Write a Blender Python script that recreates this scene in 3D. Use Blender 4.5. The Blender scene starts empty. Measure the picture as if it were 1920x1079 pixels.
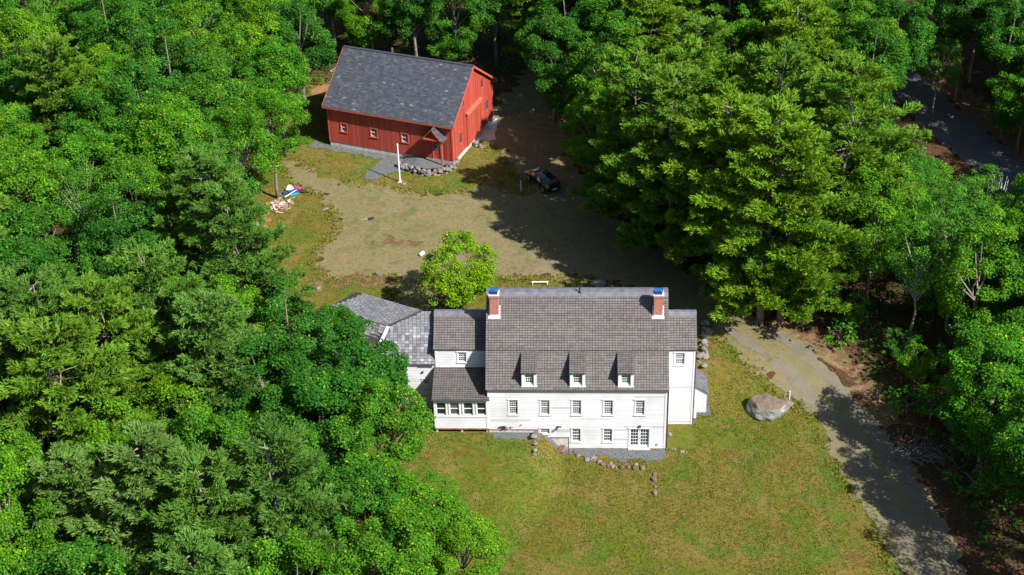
import bpy, math, random
import numpy as np
from mathutils import Vector, Matrix

# ------------------------------------------------------------------ camera, sky, sun, exposure
sc = bpy.context.scene
C = sc.collection
CAMP = (-6.912025, -96.387522, 79.258191); YAW, PITCH, ROLL, FPX = -0.0494050, 0.5862766, -0.0269103, 2958.8456
cam_d = bpy.data.cameras.new('camera'); cam = bpy.data.objects.new('camera', cam_d); C.objects.link(cam)
_F = Vector((math.sin(YAW)*math.cos(PITCH), math.cos(YAW)*math.cos(PITCH), -math.sin(PITCH)))
_R = Vector((math.cos(YAW), -math.sin(YAW), 0)); _U = _R.cross(_F)
_R2 = _R*math.cos(ROLL)+_U*math.sin(ROLL); _U2 = _U*math.cos(ROLL)-_R*math.sin(ROLL)
m = Matrix((_R2, _U2, -_F)).transposed().to_4x4(); m.translation = CAMP
cam.matrix_world = m
cam_d.sensor_width = 36; cam_d.lens = FPX/1920*36; cam_d.clip_end = 3000
sc.camera = cam
sc.view_settings.view_transform = 'Standard'; sc.view_settings.look = 'None'
sc.view_settings.exposure = 1.15; sc.view_settings.gamma = 1.0; sc.view_settings.use_curve_mapping = False
SUN_EL, SUN_AZ = math.radians(45.5), math.radians(54)        # azimuth from the house front (-Y) towards +X
w = bpy.data.worlds.new('World'); sc.world = w; w.use_nodes = True
nt = w.node_tree; nt.nodes.clear()
sky = nt.nodes.new('ShaderNodeTexSky'); sky.sky_type = 'NISHITA'; sky.sun_disc = False
sky.sun_elevation = SUN_EL; sky.sun_rotation = math.pi-SUN_AZ
bg = nt.nodes.new('ShaderNodeBackground'); bg.inputs[1].default_value = 0.072
wo = nt.nodes.new('ShaderNodeOutputWorld'); nt.links.new(sky.outputs[0], bg.inputs[0]); nt.links.new(bg.outputs[0], wo.inputs[0])
sd = bpy.data.lights.new('sun', 'SUN'); sd.energy = 5.0; sd.angle = math.radians(0.5); sd.color = (1.0, 0.97, 0.92)
sun = bpy.data.objects.new('sun', sd); C.objects.link(sun)
sdir = Vector((math.sin(SUN_AZ)*math.cos(SUN_EL), -math.cos(SUN_AZ)*math.cos(SUN_EL), math.sin(SUN_EL)))
sun.rotation_euler = sdir.to_track_quat('Z', 'Y').to_euler(); sun.location = (40, -40, 60)
sc.cycles.max_bounces = 6; sc.cycles.diffuse_bounces = 3; sc.cycles.glossy_bounces = 3
sc.cycles.transmission_bounces = 3; sc.cycles.transparent_max_bounces = 4

R_ = random.Random(4)
# ------------------------------------------------------------------ naming
def tag(o, label=None, cat=None, group=None, kind=None):
    if label: o['label'] = label
    if cat: o['category'] = cat
    if group: o['group'] = group
    if kind: o['kind'] = kind
    return o
def empty(name, loc=(0, 0, 0), rz=0, **k):
    o = bpy.data.objects.new(name, None); C.objects.link(o); o.location = loc; o.rotation_euler = (0, 0, rz)
    o.empty_display_size = .2
    return tag(o, **k)

# ------------------------------------------------------------------ materials
MATS = {}
def nodes(name):
    mt = bpy.data.materials.new(name); mt.use_nodes = True
    t = mt.node_tree; t.nodes.clear()
    out = t.nodes.new('ShaderNodeOutputMaterial'); b = t.nodes.new('ShaderNodeBsdfPrincipled')
    t.links.new(b.outputs[0], out.inputs[0]); MATS[name] = mt
    return mt, t, b, out
def N(t, typ, **k):
    n = t.nodes.new(typ)
    for a, v in k.items():
        if a.startswith('i_'):
            key = a[2:]
            n.inputs[int(key) if key.isdigit() else key].default_value = v
        else: setattr(n, a, v)
    return n
def noise(t, scale, detail=3, rough=.55, coord='o', dist=0):
    n = N(t, 'ShaderNodeTexNoise'); n.inputs['Scale'].default_value = scale; n.inputs['Detail'].default_value = detail
    n.inputs['Roughness'].default_value = rough; n.inputs['Distortion'].default_value = dist
    if coord == 'w': t.links.new(N(t, 'ShaderNodeNewGeometry').outputs['Position'], n.inputs['Vector'])
    else: t.links.new(N(t, 'ShaderNodeTexCoord').outputs['Object'], n.inputs['Vector'])
    return n.outputs['Fac']
def ramp(t, fac, stops):
    r = N(t, 'ShaderNodeValToRGB'); e = r.color_ramp.elements
    while len(e) < len(stops): e.new(.5)
    for el, (p, c) in zip(e, stops):
        el.position = p; el.color = (c if hasattr(c, '__len__') else (c, c, c))[:3]+((1,) if True else ())
    t.links.new(fac, r.inputs[0]); return r.outputs[0]
def mix(t, fac, a, b, mode='MIX'):
    n = N(t, 'ShaderNodeMix', data_type='RGBA', blend_type=mode)
    for s, v in ((0, fac), (6, a), (7, b)):
        if isinstance(v, bpy.types.NodeSocket): t.links.new(v, n.inputs[s])
        elif s == 0: n.inputs[0].default_value = v
        else: n.inputs[s].default_value = (*v, 1) if len(v) == 3 else v
    return n.outputs[2]
def mth(t, op, a, b=0.0):
    n = N(t, 'ShaderNodeMath', operation=op)
    for i, v in enumerate((a, b)):
        if isinstance(v, bpy.types.NodeSocket): t.links.new(v, n.inputs[i])
        else: n.inputs[i].default_value = v
    return n.outputs[0]
def bump(t, b, h, strength=.3, dist=.02):
    n = N(t, 'ShaderNodeBump'); n.inputs['Strength'].default_value = strength; n.inputs['Distance'].default_value = dist
    t.links.new(h, n.inputs['Height']); t.links.new(n.outputs[0], b.inputs['Normal'])
def attr(t, name='tint'):
    return N(t, 'ShaderNodeAttribute', attribute_name=name).outputs
def flat(name, col, rough=.6, metal=0, var=.25, scale=3., spec=.5, bmp=0):
    mt, t, b, o = nodes(name)
    n = noise(t, scale, 4)
    c = ramp(t, n, [(.3, tuple(v*(1-var) for v in col)), (.7, tuple(min(1, v*(1+var)) for v in col))])
    t.links.new(c, b.inputs['Base Color']); b.inputs['Roughness'].default_value = rough; b.inputs['Metallic'].default_value = metal
    b.inputs['Specular IOR Level'].default_value = spec
    if bmp: bump(t, b, noise(t, scale*6, 3), bmp)
    return mt
def tinted(name, stops, rough=.75, fine=18., finev=.2, spec=.3, stain=None):
    """colour from the per-piece value 'tint', plus fine grain"""
    mt, t, b, o = nodes(name)
    c = ramp(t, attr(t)['Fac'], stops)
    n = ramp(t, noise(t, fine, 3), [(.3, 1-finev), (.7, 1+finev*.6)])
    c = mix(t, 1, c, n, 'MULTIPLY')
    if stain:
        sfac = ramp(t, noise(t, stain[1], 4, .6), [(.48, 0), (.72, 1)])
        c = mix(t, mth(t, 'MULTIPLY', sfac, stain[2]), c, stain[0])
    t.links.new(c, b.inputs['Base Color']); b.inputs['Roughness'].default_value = rough; b.inputs['Specular IOR Level'].default_value = spec
    return mt
def leafmat(name, pals, trans=.33, tip=None, rough=.5):
    """pals: crown colours chosen by the object's random value, each (dark, light); leaf value from attribute"""
    mt, t, b, o = nodes(name)
    oi = N(t, 'ShaderNodeObjectInfo').outputs['Random']
    k = len(pals)
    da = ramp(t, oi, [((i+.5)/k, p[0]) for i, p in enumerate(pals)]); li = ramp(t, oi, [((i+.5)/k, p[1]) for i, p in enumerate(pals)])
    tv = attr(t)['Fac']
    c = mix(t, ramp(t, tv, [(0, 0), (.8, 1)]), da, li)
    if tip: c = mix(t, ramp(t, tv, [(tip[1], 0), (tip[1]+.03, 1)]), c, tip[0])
    g = ramp(t, noise(t, .33, 2, .5, 'w'), [(.35, .82), (.65, 1.15)])
    c = mix(t, 1, c, g, 'MULTIPLY')
    t.links.new(c, b.inputs['Base Color']); b.inputs['Roughness'].default_value = rough; b.inputs['Specular IOR Level'].default_value = .08
    tr = N(t, 'ShaderNodeBsdfTranslucent'); ms = N(t, 'ShaderNodeMixShader'); ms.inputs[0].default_value = trans
    t.links.new(mix(t, 1, c, (1.15, 1.25, .55), 'MULTIPLY'), tr.inputs[0])
    t.links.new(b.outputs[0], ms.inputs[1]); t.links.new(tr.outputs[0], ms.inputs[2]); t.links.new(ms.outputs[0], o.inputs[0])
    return mt
leafmat('maple_leaf', [((0.023, 0.095, 0.005), (0.063, 0.220, 0.011)), ((0.032, 0.110, 0.005), (0.101, 0.251, 0.010)), ((0.017, 0.079, 0.008), (0.048, 0.189, 0.016)), ((0.037, 0.114, 0.005), (0.115, 0.255, 0.010))], tip=((0.258, 0.334, 0.016), .89))
leafmat('oak_leaf', [((0.012, 0.058, 0.006), (0.034, 0.145, 0.013)), ((0.017, 0.070, 0.005), (0.055, 0.172, 0.010)), ((0.012, 0.055, 0.008), (0.042, 0.154, 0.016))], tip=((0.134, 0.246, 0.016), .90))
leafmat('birch_leaf', [((0.032, 0.110, 0.007), (0.089, 0.238, 0.016)), ((0.021, 0.095, 0.007), (0.065, 0.216, 0.018))], tip=((0.219, 0.317, 0.030), .88))
leafmat('pine_needle', [((0.045, 0.114, 0.007), (0.121, 0.232, 0.016)), ((0.034, 0.095, 0.009), (0.095, 0.194, 0.020)), ((0.055, 0.126, 0.006), (0.142, 0.252, 0.015))], trans=.25)
leafmat('dark_pine_needle', [((0.032, 0.091, 0.010), (0.086, 0.182, 0.020)), ((0.026, 0.079, 0.012), (0.070, 0.153, 0.025)), ((0.038, 0.097, 0.007), (0.104, 0.202, 0.016))], trans=.2)
leafmat('spruce_needle', [((0.042, 0.099, 0.017), (0.105, 0.190, 0.036)), ((0.036, 0.096, 0.013), (0.086, 0.185, 0.028))], trans=.2)
leafmat('yard_tree_leaf', [((0.050, 0.140, 0.004), (0.173, 0.306, 0.006)), ((0.050, 0.140, 0.004), (0.173, 0.306, 0.006))], tip=((0.288, 0.340, 0.030), .85))
leafmat('grass_blade', [((0.063, 0.094, 0.006), (0.164, 0.155, 0.018)), ((0.063, 0.094, 0.006), (0.164, 0.155, 0.018))], trans=.15, tip=((0.284, 0.196, 0.079), .84))
flat('bark', (.16, .13, .11), .9, var=.4, scale=4, bmp=.5)
flat('pale_bark', (0.252, 0.222, 0.192), .85, var=.3, scale=5)
flat('white_paint', (.60, .60, .61), .55, var=.04)
flat('trim_paint', (.54, .54, .545), .5, var=.06)
tinted('siding_white', [(0, (.34, .34, .35)), (.35, (.485, .485, .50)), (1, (.56, .56, .575))], .55, 9, .06, stain=((.37, .36, .34), .45, .5))
flat('red_trim', (.40, .070, .045), .6, var=.12)
tinted('barn_red', [(0, (.25, .036, .024)), (.5, (.33, .050, .033)), (1, (.40, .068, .045))], .65, 6, .12, stain=((.24, .050, .034), .7, .45))
tinted('roof_tile', [(0, (0.059, 0.050, 0.050)), (.3, (0.092, 0.078, 0.076)), (.6, (0.115, 0.102, 0.096)), (.85, (0.129, 0.121, 0.105)), (1, (0.156, 0.142, 0.134))], .7, 9, .18, .35, stain=((0.078, 0.054, 0.050), .5, .22))
tinted('weathered_tile', [(0, (.070, .070, .082)), (.3, (.115, .115, .130)), (.65, (.165, .168, .178)), (1, (.27, .27, .285))], .7, 12, .2, .35, stain=((.09, .085, .10), .9, .4))
tinted('slate_shingle', [(0, (.022, .025, .032)), (.5, (.042, .046, .058)), (.85, (.068, .074, .090)), (1, (.14, .15, .17))], .65, 7, .3, .4)
flat('roof_under', (.030, .028, .028), .9)
flat('ridge_metal', (.095, .095, .11), .5, var=.3, scale=2.2)
flat('dark_gutter', (.045, .04, .04), .5)
flat('flashing', (.62, .63, .65), .4, var=.15)
flat('concrete', (.38, .37, .34), .9, var=.25, scale=3, bmp=.4)
flat('blue_metal', (.015, .070, .20), .35, metal=.1, var=.35, scale=4)
flat('black_iron', (.02, .02, .022), .5)
flat('brass', (.45, .33, .12), .35, metal=1)
flat('charcoal_rubber', (.02, .02, .02), .85)
flat('wood_brown', (.20, .12, .07), .85, var=.35, scale=6)
flat('steel', (.42, .43, .45), .35, metal=.8)
flat('reclaimed_wood', (.30, .15, .10), .85, var=.35)
mt, t, b, o = nodes('glass')
t.links.new(mix(t, ramp(t, mth(t, 'ADD', mth(t, 'MULTIPLY', N(t, 'ShaderNodeObjectInfo').outputs['Random'], .6), mth(t, 'MULTIPLY', noise(t, 2.2, 3), .5)), [(.4, 0), (.75, 1)]), (.010, .020, .024), (.055, .085, .070)), b.inputs['Base Color']); b.inputs['Roughness'].default_value = .06; b.inputs['Specular IOR Level'].default_value = .9  # random paler patches in the base colour stand in for varied reflections
mt, t, b, o = nodes('car_paint')
b.inputs['Base Color'].default_value = (.006, .006, .008, 1); b.inputs['Roughness'].default_value = .15; b.inputs['Coat Weight'].default_value = 1
mt, t, b, o = nodes('brick')
br = N(t, 'ShaderNodeTexBrick'); br.inputs['Scale'].default_value = 1; br.inputs['Brick Width'].default_value = .21; br.inputs['Row Height'].default_value = .075
br.inputs['Mortar Size'].default_value = .008; br.inputs['Color1'].default_value = (.36, .085, .045, 1); br.inputs['Color2'].default_value = (.22, .045, .03, 1); br.inputs['Mortar'].default_value = (.36, .30, .26, 1)
gp = N(t, 'ShaderNodeTexCoord'); sp = N(t, 'ShaderNodeSeparateXYZ'); cb = N(t, 'ShaderNodeCombineXYZ')
t.links.new(gp.outputs['Object'], sp.inputs[0]); t.links.new(mth(t, 'ADD', sp.outputs[0], sp.outputs[1]), cb.inputs[0]); t.links.new(sp.outputs[2], cb.inputs[1])
t.links.new(cb.outputs[0], br.inputs['Vector']); t.links.new(br.outputs['Color'], b.inputs['Base Color']); b.inputs['Roughness'].default_value = .85
bump(t, b, br.outputs['Fac'], -.4, .01)
def rockmat(name, a, bcol, lichen, dark):
    mt, t, b, o = nodes(name)
    c = mix(t, ramp(t, noise(t, 2.2, 6, .65), [(.38, 0), (.62, 1)]), a, bcol)
    c = mix(t, ramp(t, noise(t, 1.3, 5, .7), [(.55, 0), (.64, 1)]), c, lichen)
    c = mix(t, ramp(t, noise(t, 7, 5, .7), [(.56, 0), (.68, .8)]), c, dark)
    t.links.new(c, b.inputs['Base Color']); b.inputs['Roughness'].default_value = .9
    bump(t, b, noise(t, 9, 6, .65), .7, .05)
rockmat('granite', (.19, .18, .165), (.11, .092, .08), (.32, .31, .28), (.05, .045, .04))
rockmat('rusty_stone', (.15, .078, .05), (.09, .058, .045), (.24, .21, .18), (.04, .03, .025))
rockmat('boulder_granite', (0.150, 0.150, 0.135), (0.098, 0.101, 0.083), (0.247, 0.247, 0.225), (0.053, 0.045, 0.038))
# boulder: brown crust of dead moss on the flat upper side
mt = MATS['boulder_granite']; t = mt.node_tree; b = [n for n in t.nodes if n.type == 'BSDF_PRINCIPLED'][0]
src = b.inputs['Base Color'].links[0].from_socket
tcz = N(t, 'ShaderNodeSeparateXYZ'); t.links.new(N(t, 'ShaderNodeTexCoord').outputs['Object'], tcz.inputs[0])
top = mth(t, 'ADD', tcz.outputs[2], mth(t, 'MULTIPLY', noise(t, 1.6, 5, .7), 1.1))
t.links.new(mix(t, ramp(t, mth(t, 'MULTIPLY', top, .6), [(.50, 0), (.60, 1)]), src, mix(t, ramp(t, noise(t, 5, 5, .7), [(.4, 0), (.6, 1)]), (.085, .055, .036), (.125, .105, .075))), b.inputs['Base Color'])

# ground covers
def groundmat(name, base, layers, bs=(14, .5, .03), rough=.95):
    mt, t, b, o = nodes(name)
    c = base
    for (scale, lo, hi, col, det, mx) in layers:
        f = ramp(t, noise(t, scale, det, .62, 'w', .3), [(lo, 0), (hi, mx)])
        c = mix(t, f, c, col)
    t.links.new(c, b.inputs['Base Color']); b.inputs['Roughness'].default_value = rough; b.inputs['Specular IOR Level'].default_value = .15
    bump(t, b, noise(t, bs[0], 4, .7, 'w'), bs[1], bs[2])
    return mt, t, b
groundmat('leaf_litter', (0.036, 0.020, 0.012), [(.9, .42, .6, (0.066, 0.031, 0.013), 5, 1), (.35, .5, .62, (0.018, 0.029, 0.008), 4, .6), (5, .5, .66, (0.120, 0.061, 0.028), 4, .9), (9, .56, .66, (0.010, 0.008, 0.008), 3, .8)])
groundmat('lawn', (0.076, 0.091, 0.005), [(.10, .42, .52, (0.126, 0.091, 0.017), 4, .9), (.22, .50, .62, (0.044, 0.100, 0.005), 4, .9), (.50, .52, .62, (0.159, 0.105, 0.032), 5, .7), (1.5, .52, .62, (0.037, 0.055, 0.005), 6, .6), (2.8, .54, .66, (0.064, 0.124, 0.005), 5, .5), (4.5, .54, .66, (0.190, 0.141, 0.049), 5, .5), (9, .52, .62, (0.029, 0.040, 0.005), 4, .6), (14, .60, .68, (0.259, 0.202, 0.091), 3, .4), (.30, .60, .68, (0.121, 0.054, 0.016), 6, .6)], (10, .9, .08))
groundmat('yard_gravel', (0.145, 0.120, 0.055), [(.22, .42, .6, (0.121, 0.111, 0.041), 5, .9), (.8, .5, .7, (0.179, 0.123, 0.062), 5, .6), (.12, .52, .64, (0.152, 0.123, 0.075), 4, .8), (1.4, .54, .68, (0.087, 0.088, 0.028), 6, .6), (5, .5, .64, (0.092, 0.077, 0.036), 5, .6), (16, .52, .64, (0.220, 0.173, 0.097), 3, .6)], (18, .5, .02))
t_ = MATS['yard_gravel'].node_tree; b_ = [n for n in t_.nodes if n.type == 'BSDF_PRINCIPLED'][0]; c_ = b_.inputs['Base Color'].links[0].from_socket
wv = N(t_, 'ShaderNodeTexWave', wave_type='RINGS', rings_direction='Z'); wv.inputs['Scale'].default_value = .16; wv.inputs['Distortion'].default_value = 9; wv.inputs['Detail'].default_value = 3; wv.inputs['Detail Scale'].default_value = .5
mp = N(t_, 'ShaderNodeMapping'); mp.inputs['Location'].default_value = (20, -30, 0); t_.links.new(N(t_, 'ShaderNodeNewGeometry').outputs['Position'], mp.inputs[0]); t_.links.new(mp.outputs[0], wv.inputs[0])
c_ = mix(t_, ramp(t_, wv.outputs['Fac'], [(.45, 0), (.9, .0)]), c_, (.088, .080, .038)); c_ = mix(t_, ramp(t_, noise(t_, .45, 6, .7, 'w', 1.2), [(.52, 0), (.62, .55)]), c_, (.075, .078, .024)); c_ = mix(t_, ramp(t_, noise(t_, 2.6, 6, .75, 'w'), [(.50, 0), (.66, .7)]), c_, (.060, .054, .030)); c_ = mix(t_, ramp(t_, noise(t_, .30, 5, .7, 'w', .6), [(.56, 0), (.68, .5)]), c_, (.155, .105, .060)); t_.links.new(c_, b_.inputs['Base Color'])
groundmat('drive_gravel', (0.135, 0.112, 0.062), [(.5, .42, .6, (0.103, 0.104, 0.045), 5, .9), (1.6, .5, .66, (0.162, 0.120, 0.062), 5, .6), (9, .5, .62, (0.092, 0.083, 0.055), 4, .6), (15, .54, .64, (0.205, 0.177, 0.120), 3, .5)], (18, .5, .02))
groundmat('track_gravel', (0.123, 0.107, 0.077), [(.6, .42, .6, (0.098, 0.087, 0.062), 5, .9), (12, .5, .62, (0.185, 0.156, 0.109), 3, .6)], (18, .5, .02))
groundmat('blue_gravel', (0.087, 0.094, 0.098), [(6, .46, .6, (0.049, 0.054, 0.058), 4, .8), (13, .52, .62, (0.184, 0.178, 0.167), 3, .8)], (22, .8, .03))
groundmat('asphalt', (0.068, 0.073, 0.080), [(.6, .45, .62, (0.094, 0.096, 0.098), 5, .8), (9, .5, .64, (0.145, 0.141, 0.136), 4, .5)], (20, .4, .01))
groundmat('sand', (.24, .12, .055), [(1.2, .45, .62, (.16, .085, .035), 5, .8)], (12, .4, .03))
groundmat('dry_needles', (0.107, 0.061, 0.029), [(2.2, .45, .6, (0.181, 0.105, 0.056), 5, .9), (8, .5, .62, (0.058, 0.044, 0.024), 4, .8), (1.4, .55, .66, (0.062, 0.083, 0.016), 4, .7)], (14, .6, .04))

# ------------------------------------------------------------------ mesh builder
class MB:
    def __init__(s): s.v = []; s.f = []; s.t = []; s.m = []; s.cur = 0
    def add(s, vs, fs, tint=.5):
        n = len(s.v); s.v += [tuple(q) for q in vs]; s.f += [tuple(i+n for i in f) for f in fs]; s.t += [tint]*len(vs); s.m += [s.cur]*len(fs)
    def box(s, x0, x1, y0, y1, z0, z1, tint=.5):
        s.add([(x0, y0, z0), (x1, y0, z0), (x1, y1, z0), (x0, y1, z0), (x0, y0, z1), (x1, y0, z1), (x1, y1, z1), (x0, y1, z1)],
              [(0, 3, 2, 1), (4, 5, 6, 7), (0, 1, 5, 4), (1, 2, 6, 5), (2, 3, 7, 6), (3, 0, 4, 7)], tint)
    def obox(s, c, ax, hs, tint=.5):
        c = Vector(c); a = [Vector(q).normalized() for q in ax]; vs = []
        for i in (-1, 1):
            for j in (-1, 1):
                for k in (-1, 1): vs.append(c+a[0]*hs[0]*i+a[1]*hs[1]*j+a[2]*hs[2]*k)
        s.add(vs, [(0, 1, 3, 2), (4, 6, 7, 5), (0, 4, 5, 1), (2, 3, 7, 6), (0, 2, 6, 4), (1, 5, 7, 3)], tint)
    def bar(s, a, b, w, h=None, up=(0, 0, 1), tint=.5):
        a, b = Vector(a), Vector(b); d = (b-a); L = d.length; d.normalize(); u = Vector(up)
        if abs(d.dot(u)) > .98: u = Vector((0, 1, 0))
        sx = d.cross(u).normalized(); u2 = sx.cross(d)
        s.obox((a+b)/2, (d, sx, u2), (L/2, w/2, (h or w)/2), tint)
    def tube(s, pts, rad, n=7, tint=.5, cap=True):
        pts = [Vector(p) for p in pts]; vs = []
        for i, p in enumerate(pts):
            d = (pts[min(i+1, len(pts)-1)]-pts[max(i-1, 0)]).normalized()
            u = Vector((0, 0, 1)) if abs(d.z) < .9 else Vector((1, 0, 0)); a = d.cross(u).normalized(); bb = d.cross(a)
            r = rad[i] if hasattr(rad, '__len__') else rad
            vs += [p+(a*math.cos(2*math.pi*k/n)+bb*math.sin(2*math.pi*k/n))*r for k in range(n)]
        fs = [(i*n+k, i*n+(k+1) % n, (i+1)*n+(k+1) % n, (i+1)*n+k) for i in range(len(pts)-1) for k in range(n)]
        if cap: fs += [tuple(range(n))[::-1], tuple((len(pts)-1)*n+k for k in range(n))]
        s.add(vs, fs, tint)
    def prism(s, poly, a, b, tint=.5):
        """closed polygon swept from offset vector a to b"""
        n = len(poly); a, b = Vector(a), Vector(b)
        vs = [Vector(p)+a for p in poly]+[Vector(p)+b for p in poly]
        s.add(vs, [tuple(range(n))[::-1], tuple(range(n, 2*n))]+[(i, (i+1) % n, n+(i+1) % n, n+i) for i in range(n)], tint)
    def build(s, name, mats, parent=None, smooth=False, bevel=0, recalc=False, **k):
        me = bpy.data.meshes.new(name); me.from_pydata(s.v, [], s.f)
        for q in (mats if isinstance(mats, (list, tuple)) else [mats]): me.materials.append(MATS[q])
        me.polygons.foreach_set('material_index', s.m)
        at = me.attributes.new('tint', 'FLOAT', 'POINT'); at.data.foreach_set('value', s.t)
        if smooth: me.polygons.foreach_set('use_smooth', [True]*len(me.polygons))
        if recalc:
            import bmesh
            bm = bmesh.new(); bm.from_mesh(me); bmesh.ops.recalc_face_normals(bm, faces=bm.faces); bm.to_mesh(me); bm.free()
        me.update()
        o = bpy.data.objects.new(name, me); C.objects.link(o)
        if parent: o.parent = parent
        if bevel:
            md = o.modifiers.new('bevel', 'BEVEL'); md.width = bevel; md.segments = 2; md.limit_method = 'ANGLE'
        return tag(o, **k)
def npmesh(name, V, F, T, mat, parent=None, nv=4, **k):
    me = bpy.data.meshes.new(name); n = len(F)
    me.vertices.add(len(V)); me.vertices.foreach_set('co', V.astype(np.float32).ravel())
    me.loops.add(n*nv); me.loops.foreach_set('vertex_index', F.astype(np.int32).ravel())
    me.polygons.add(n); me.polygons.foreach_set('loop_start', np.arange(0, n*nv, nv, dtype=np.int32))
    me.materials.append(MATS[mat]); me.update(calc_edges=True)
    at = me.attributes.new('tint', 'FLOAT', 'POINT'); at.data.foreach_set('value', T.astype(np.float32))
    if name is None: return me
    o = bpy.data.objects.new(name, me); C.objects.link(o)
    if parent: o.parent = parent
    return tag(o, **k)

# ------------------------------------------------------------------ terrain
def _ss(t): t = np.clip(t, 0, 1); return t*t*(3-2*t)
def terr(x, y):
    x = np.asarray(x, float); y = np.asarray(y, float)
    w = np.maximum(0, -y); k = _ss((x+10.6+.35*w)/(3.4+.9*w)); a = -15+(2.3+15)*k; b = 14+(9-14)*k
    return 1.5*_ss((y-a)/b)
def tz(x, y): return float(terr(x, y))
_rs = np.random.RandomState(3); _lat = _rs.rand(256, 256)
def vnoise(x, y, s):
    x = np.asarray(x)/s+500.3; y = np.asarray(y)/s+500.7
    xi = np.floor(x).astype(int); yi = np.floor(y).astype(int); fx = x-xi; fy = y-yi
    fx = fx*fx*(3-2*fx); fy = fy*fy*(3-2*fy); L = lambda i, j: _lat[i % 256, j % 256]
    return (L(xi, yi)*(1-fx)+L(xi+1, yi)*fx)*(1-fy)+(L(xi, yi+1)*(1-fx)+L(xi+1, yi+1)*fx)*fy-.5
def sdf(px, py, poly):
    """signed distance, positive inside"""
    P = np.array(poly, float); d = np.full(px.shape, 1e9); ins = np.zeros(px.shape, bool); n = len(P)
    for i in range(n):
        a = P[i]; b = P[(i+1) % n]; e = b-a; L = e@e+1e-12
        t = np.clip(((px-a[0])*e[0]+(py-a[1])*e[1])/L, 0, 1)
        d = np.minimum(d, np.hypot(px-a[0]-t*e[0], py-a[1]-t*e[1]))
        if a[1] != b[1]:
            c = ((a[1] > py) != (b[1] > py)) & (px < (b[0]-a[0])*(py-a[1])/(b[1]-a[1])+a[0]); ins ^= c
    return np.where(ins, d, -d)
def sheet(name, poly, mat, dz, step=.3, rag=.35, hole=None, zf=None, grow=0):
    P = np.array(poly); x0, y0 = P.min(0)-2.5; x1, y1 = P.max(0)+2.5
    x0 = math.floor(x0/step)*step; y0 = math.floor(y0/step)*step
    X, Y = np.meshgrid(np.arange(x0, x1, step), np.arange(y0, y1, step), indexing='ij')
    F = sdf(X, Y, poly)+grow+rag*(1.2*vnoise(X, Y, 1.9)+1.5*vnoise(X+9, Y, .8)+1.6*vnoise(X, Y+7, .38))
    if hole is not None: F = np.minimum(F, -sdf(X, Y, hole))
    vid = {}; V = []; faces = []
    Z = (zf(X, Y) if zf else terr(X, Y))+dz
    nx, ny = X.shape
    act = (np.maximum.reduce([F[:-1, :-1], F[1:, :-1], F[1:, 1:], F[:-1, 1:]]) > 0)
    def vert(i, j):
        k = (i, j)
        if k not in vid: vid[k] = len(V); V.append((X[i, j], Y[i, j], Z[i, j]))
        return vid[k]
    def cut(a, b):
        k = (min(a, b), max(a, b), 'c')
        if k not in vid:
            fa, fb = F[a], F[b]; t = fa/(fa-fb); vid[k] = len(V)
            V.append((X[a]+(X[b]-X[a])*t, Y[a]+(Y[b]-Y[a])*t, Z[a]+(Z[b]-Z[a])*t))
        return vid[k]
    for i, j in zip(*np.nonzero(act)):
        q = [(i, j), (i+1, j), (i+1, j+1), (i, j+1)]
        if all(F[a] > 0 for a in q): faces.append(tuple(vert(*a) for a in q)); continue
        out = []
        for k in range(4):
            a, b = q[k], q[(k+1) % 4]
            if F[a] > 0: out.append(vert(*a))
            if (F[a] > 0) != (F[b] > 0): out.append(cut(a, b))
        if len(out) >= 3: faces.append(tuple(out))
    me = bpy.data.meshes.new(name); me.from_pydata(V, [], faces); me.materials.append(MATS[mat])
    me.polygons.foreach_set('use_smooth', [True]*len(me.polygons)); me.update()
    o = bpy.data.objects.new(name, me); C.objects.link(o); o['kind'] = 'structure'
    return o
def grid_axis(lo, hi, st, far):
    a = np.arange(lo, hi+st, st); return np.concatenate([[-far, -far/2, -far/4, lo-60, lo-20], a, [hi+20, hi+60, far/4, far/2, far]])
gx = grid_axis(-100, 76, .6, 1600); gy = grid_axis(-50, 120, .6, 1600)
X, Y = np.meshgrid(gx, gy, indexing='ij')
micro = .12*vnoise(X, Y, 2.4)
LAWN_F = [(-28.9, 5), (-21, 12), (-10.7, 15.5), (-1.5, 16.3), (3.5, 14.8), (4.9, 12.6), (6.05, 11.6), (8.7, 7.3), (11.1, 4.95), (12.5, 2.6), (12.8, -1.8), (14.5, -6.65), (15.65, -11.8), (16.2, -15), (16.6, -26), (-16, -26), (-25, -12)]
LAWN_B = [(-36.9, 43.2), (-34.6, 39.2), (-32.2, 37), (-30.5, 34.3), (-29.5, 30.3), (-30.7, 26.7), (-30.9, 24.2), (-29.1, 21.8), (-25.8, 22), (-23.2, 22.2), (-22.9, 18.4), (-22.5, 12), (-25, 4), (-31, 6), (-36.5, 12.2), (-36.9, 15.5), (-37.2, 18.8), (-37.9, 24), (-38.6, 28.6), (-39.1, 33.5), (-39.2, 38.6)]
LAWN_N = [(-38.5, 43), (-37.5, 49), (-36.5, 56), (-35.9, 62), (-33.5, 61), (-32, 54), (-19, 46), (-18.1, 48.3), (-16.65, 47.4), (-14.2, 45.1), (-13.3, 41.7), (-11.1, 37.9), (-12.5, 36.7), (-15.2, 39), (-18.5, 37.4), (-22.7, 37.2), (-27, 38.3), (-29.8, 39.1), (-32.6, 40.5), (-35.5, 43.8), (-36.9, 43.6)]
STRIP = [(-13.8, 22.0), (-5.6, 21.7), (-3.7, 20.5), (-2.5, 19), (0, 17), (3.6, 12.5), (2, 9), (-17.5, 9), (-17, 17.9), (-16, 21.4)]
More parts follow.
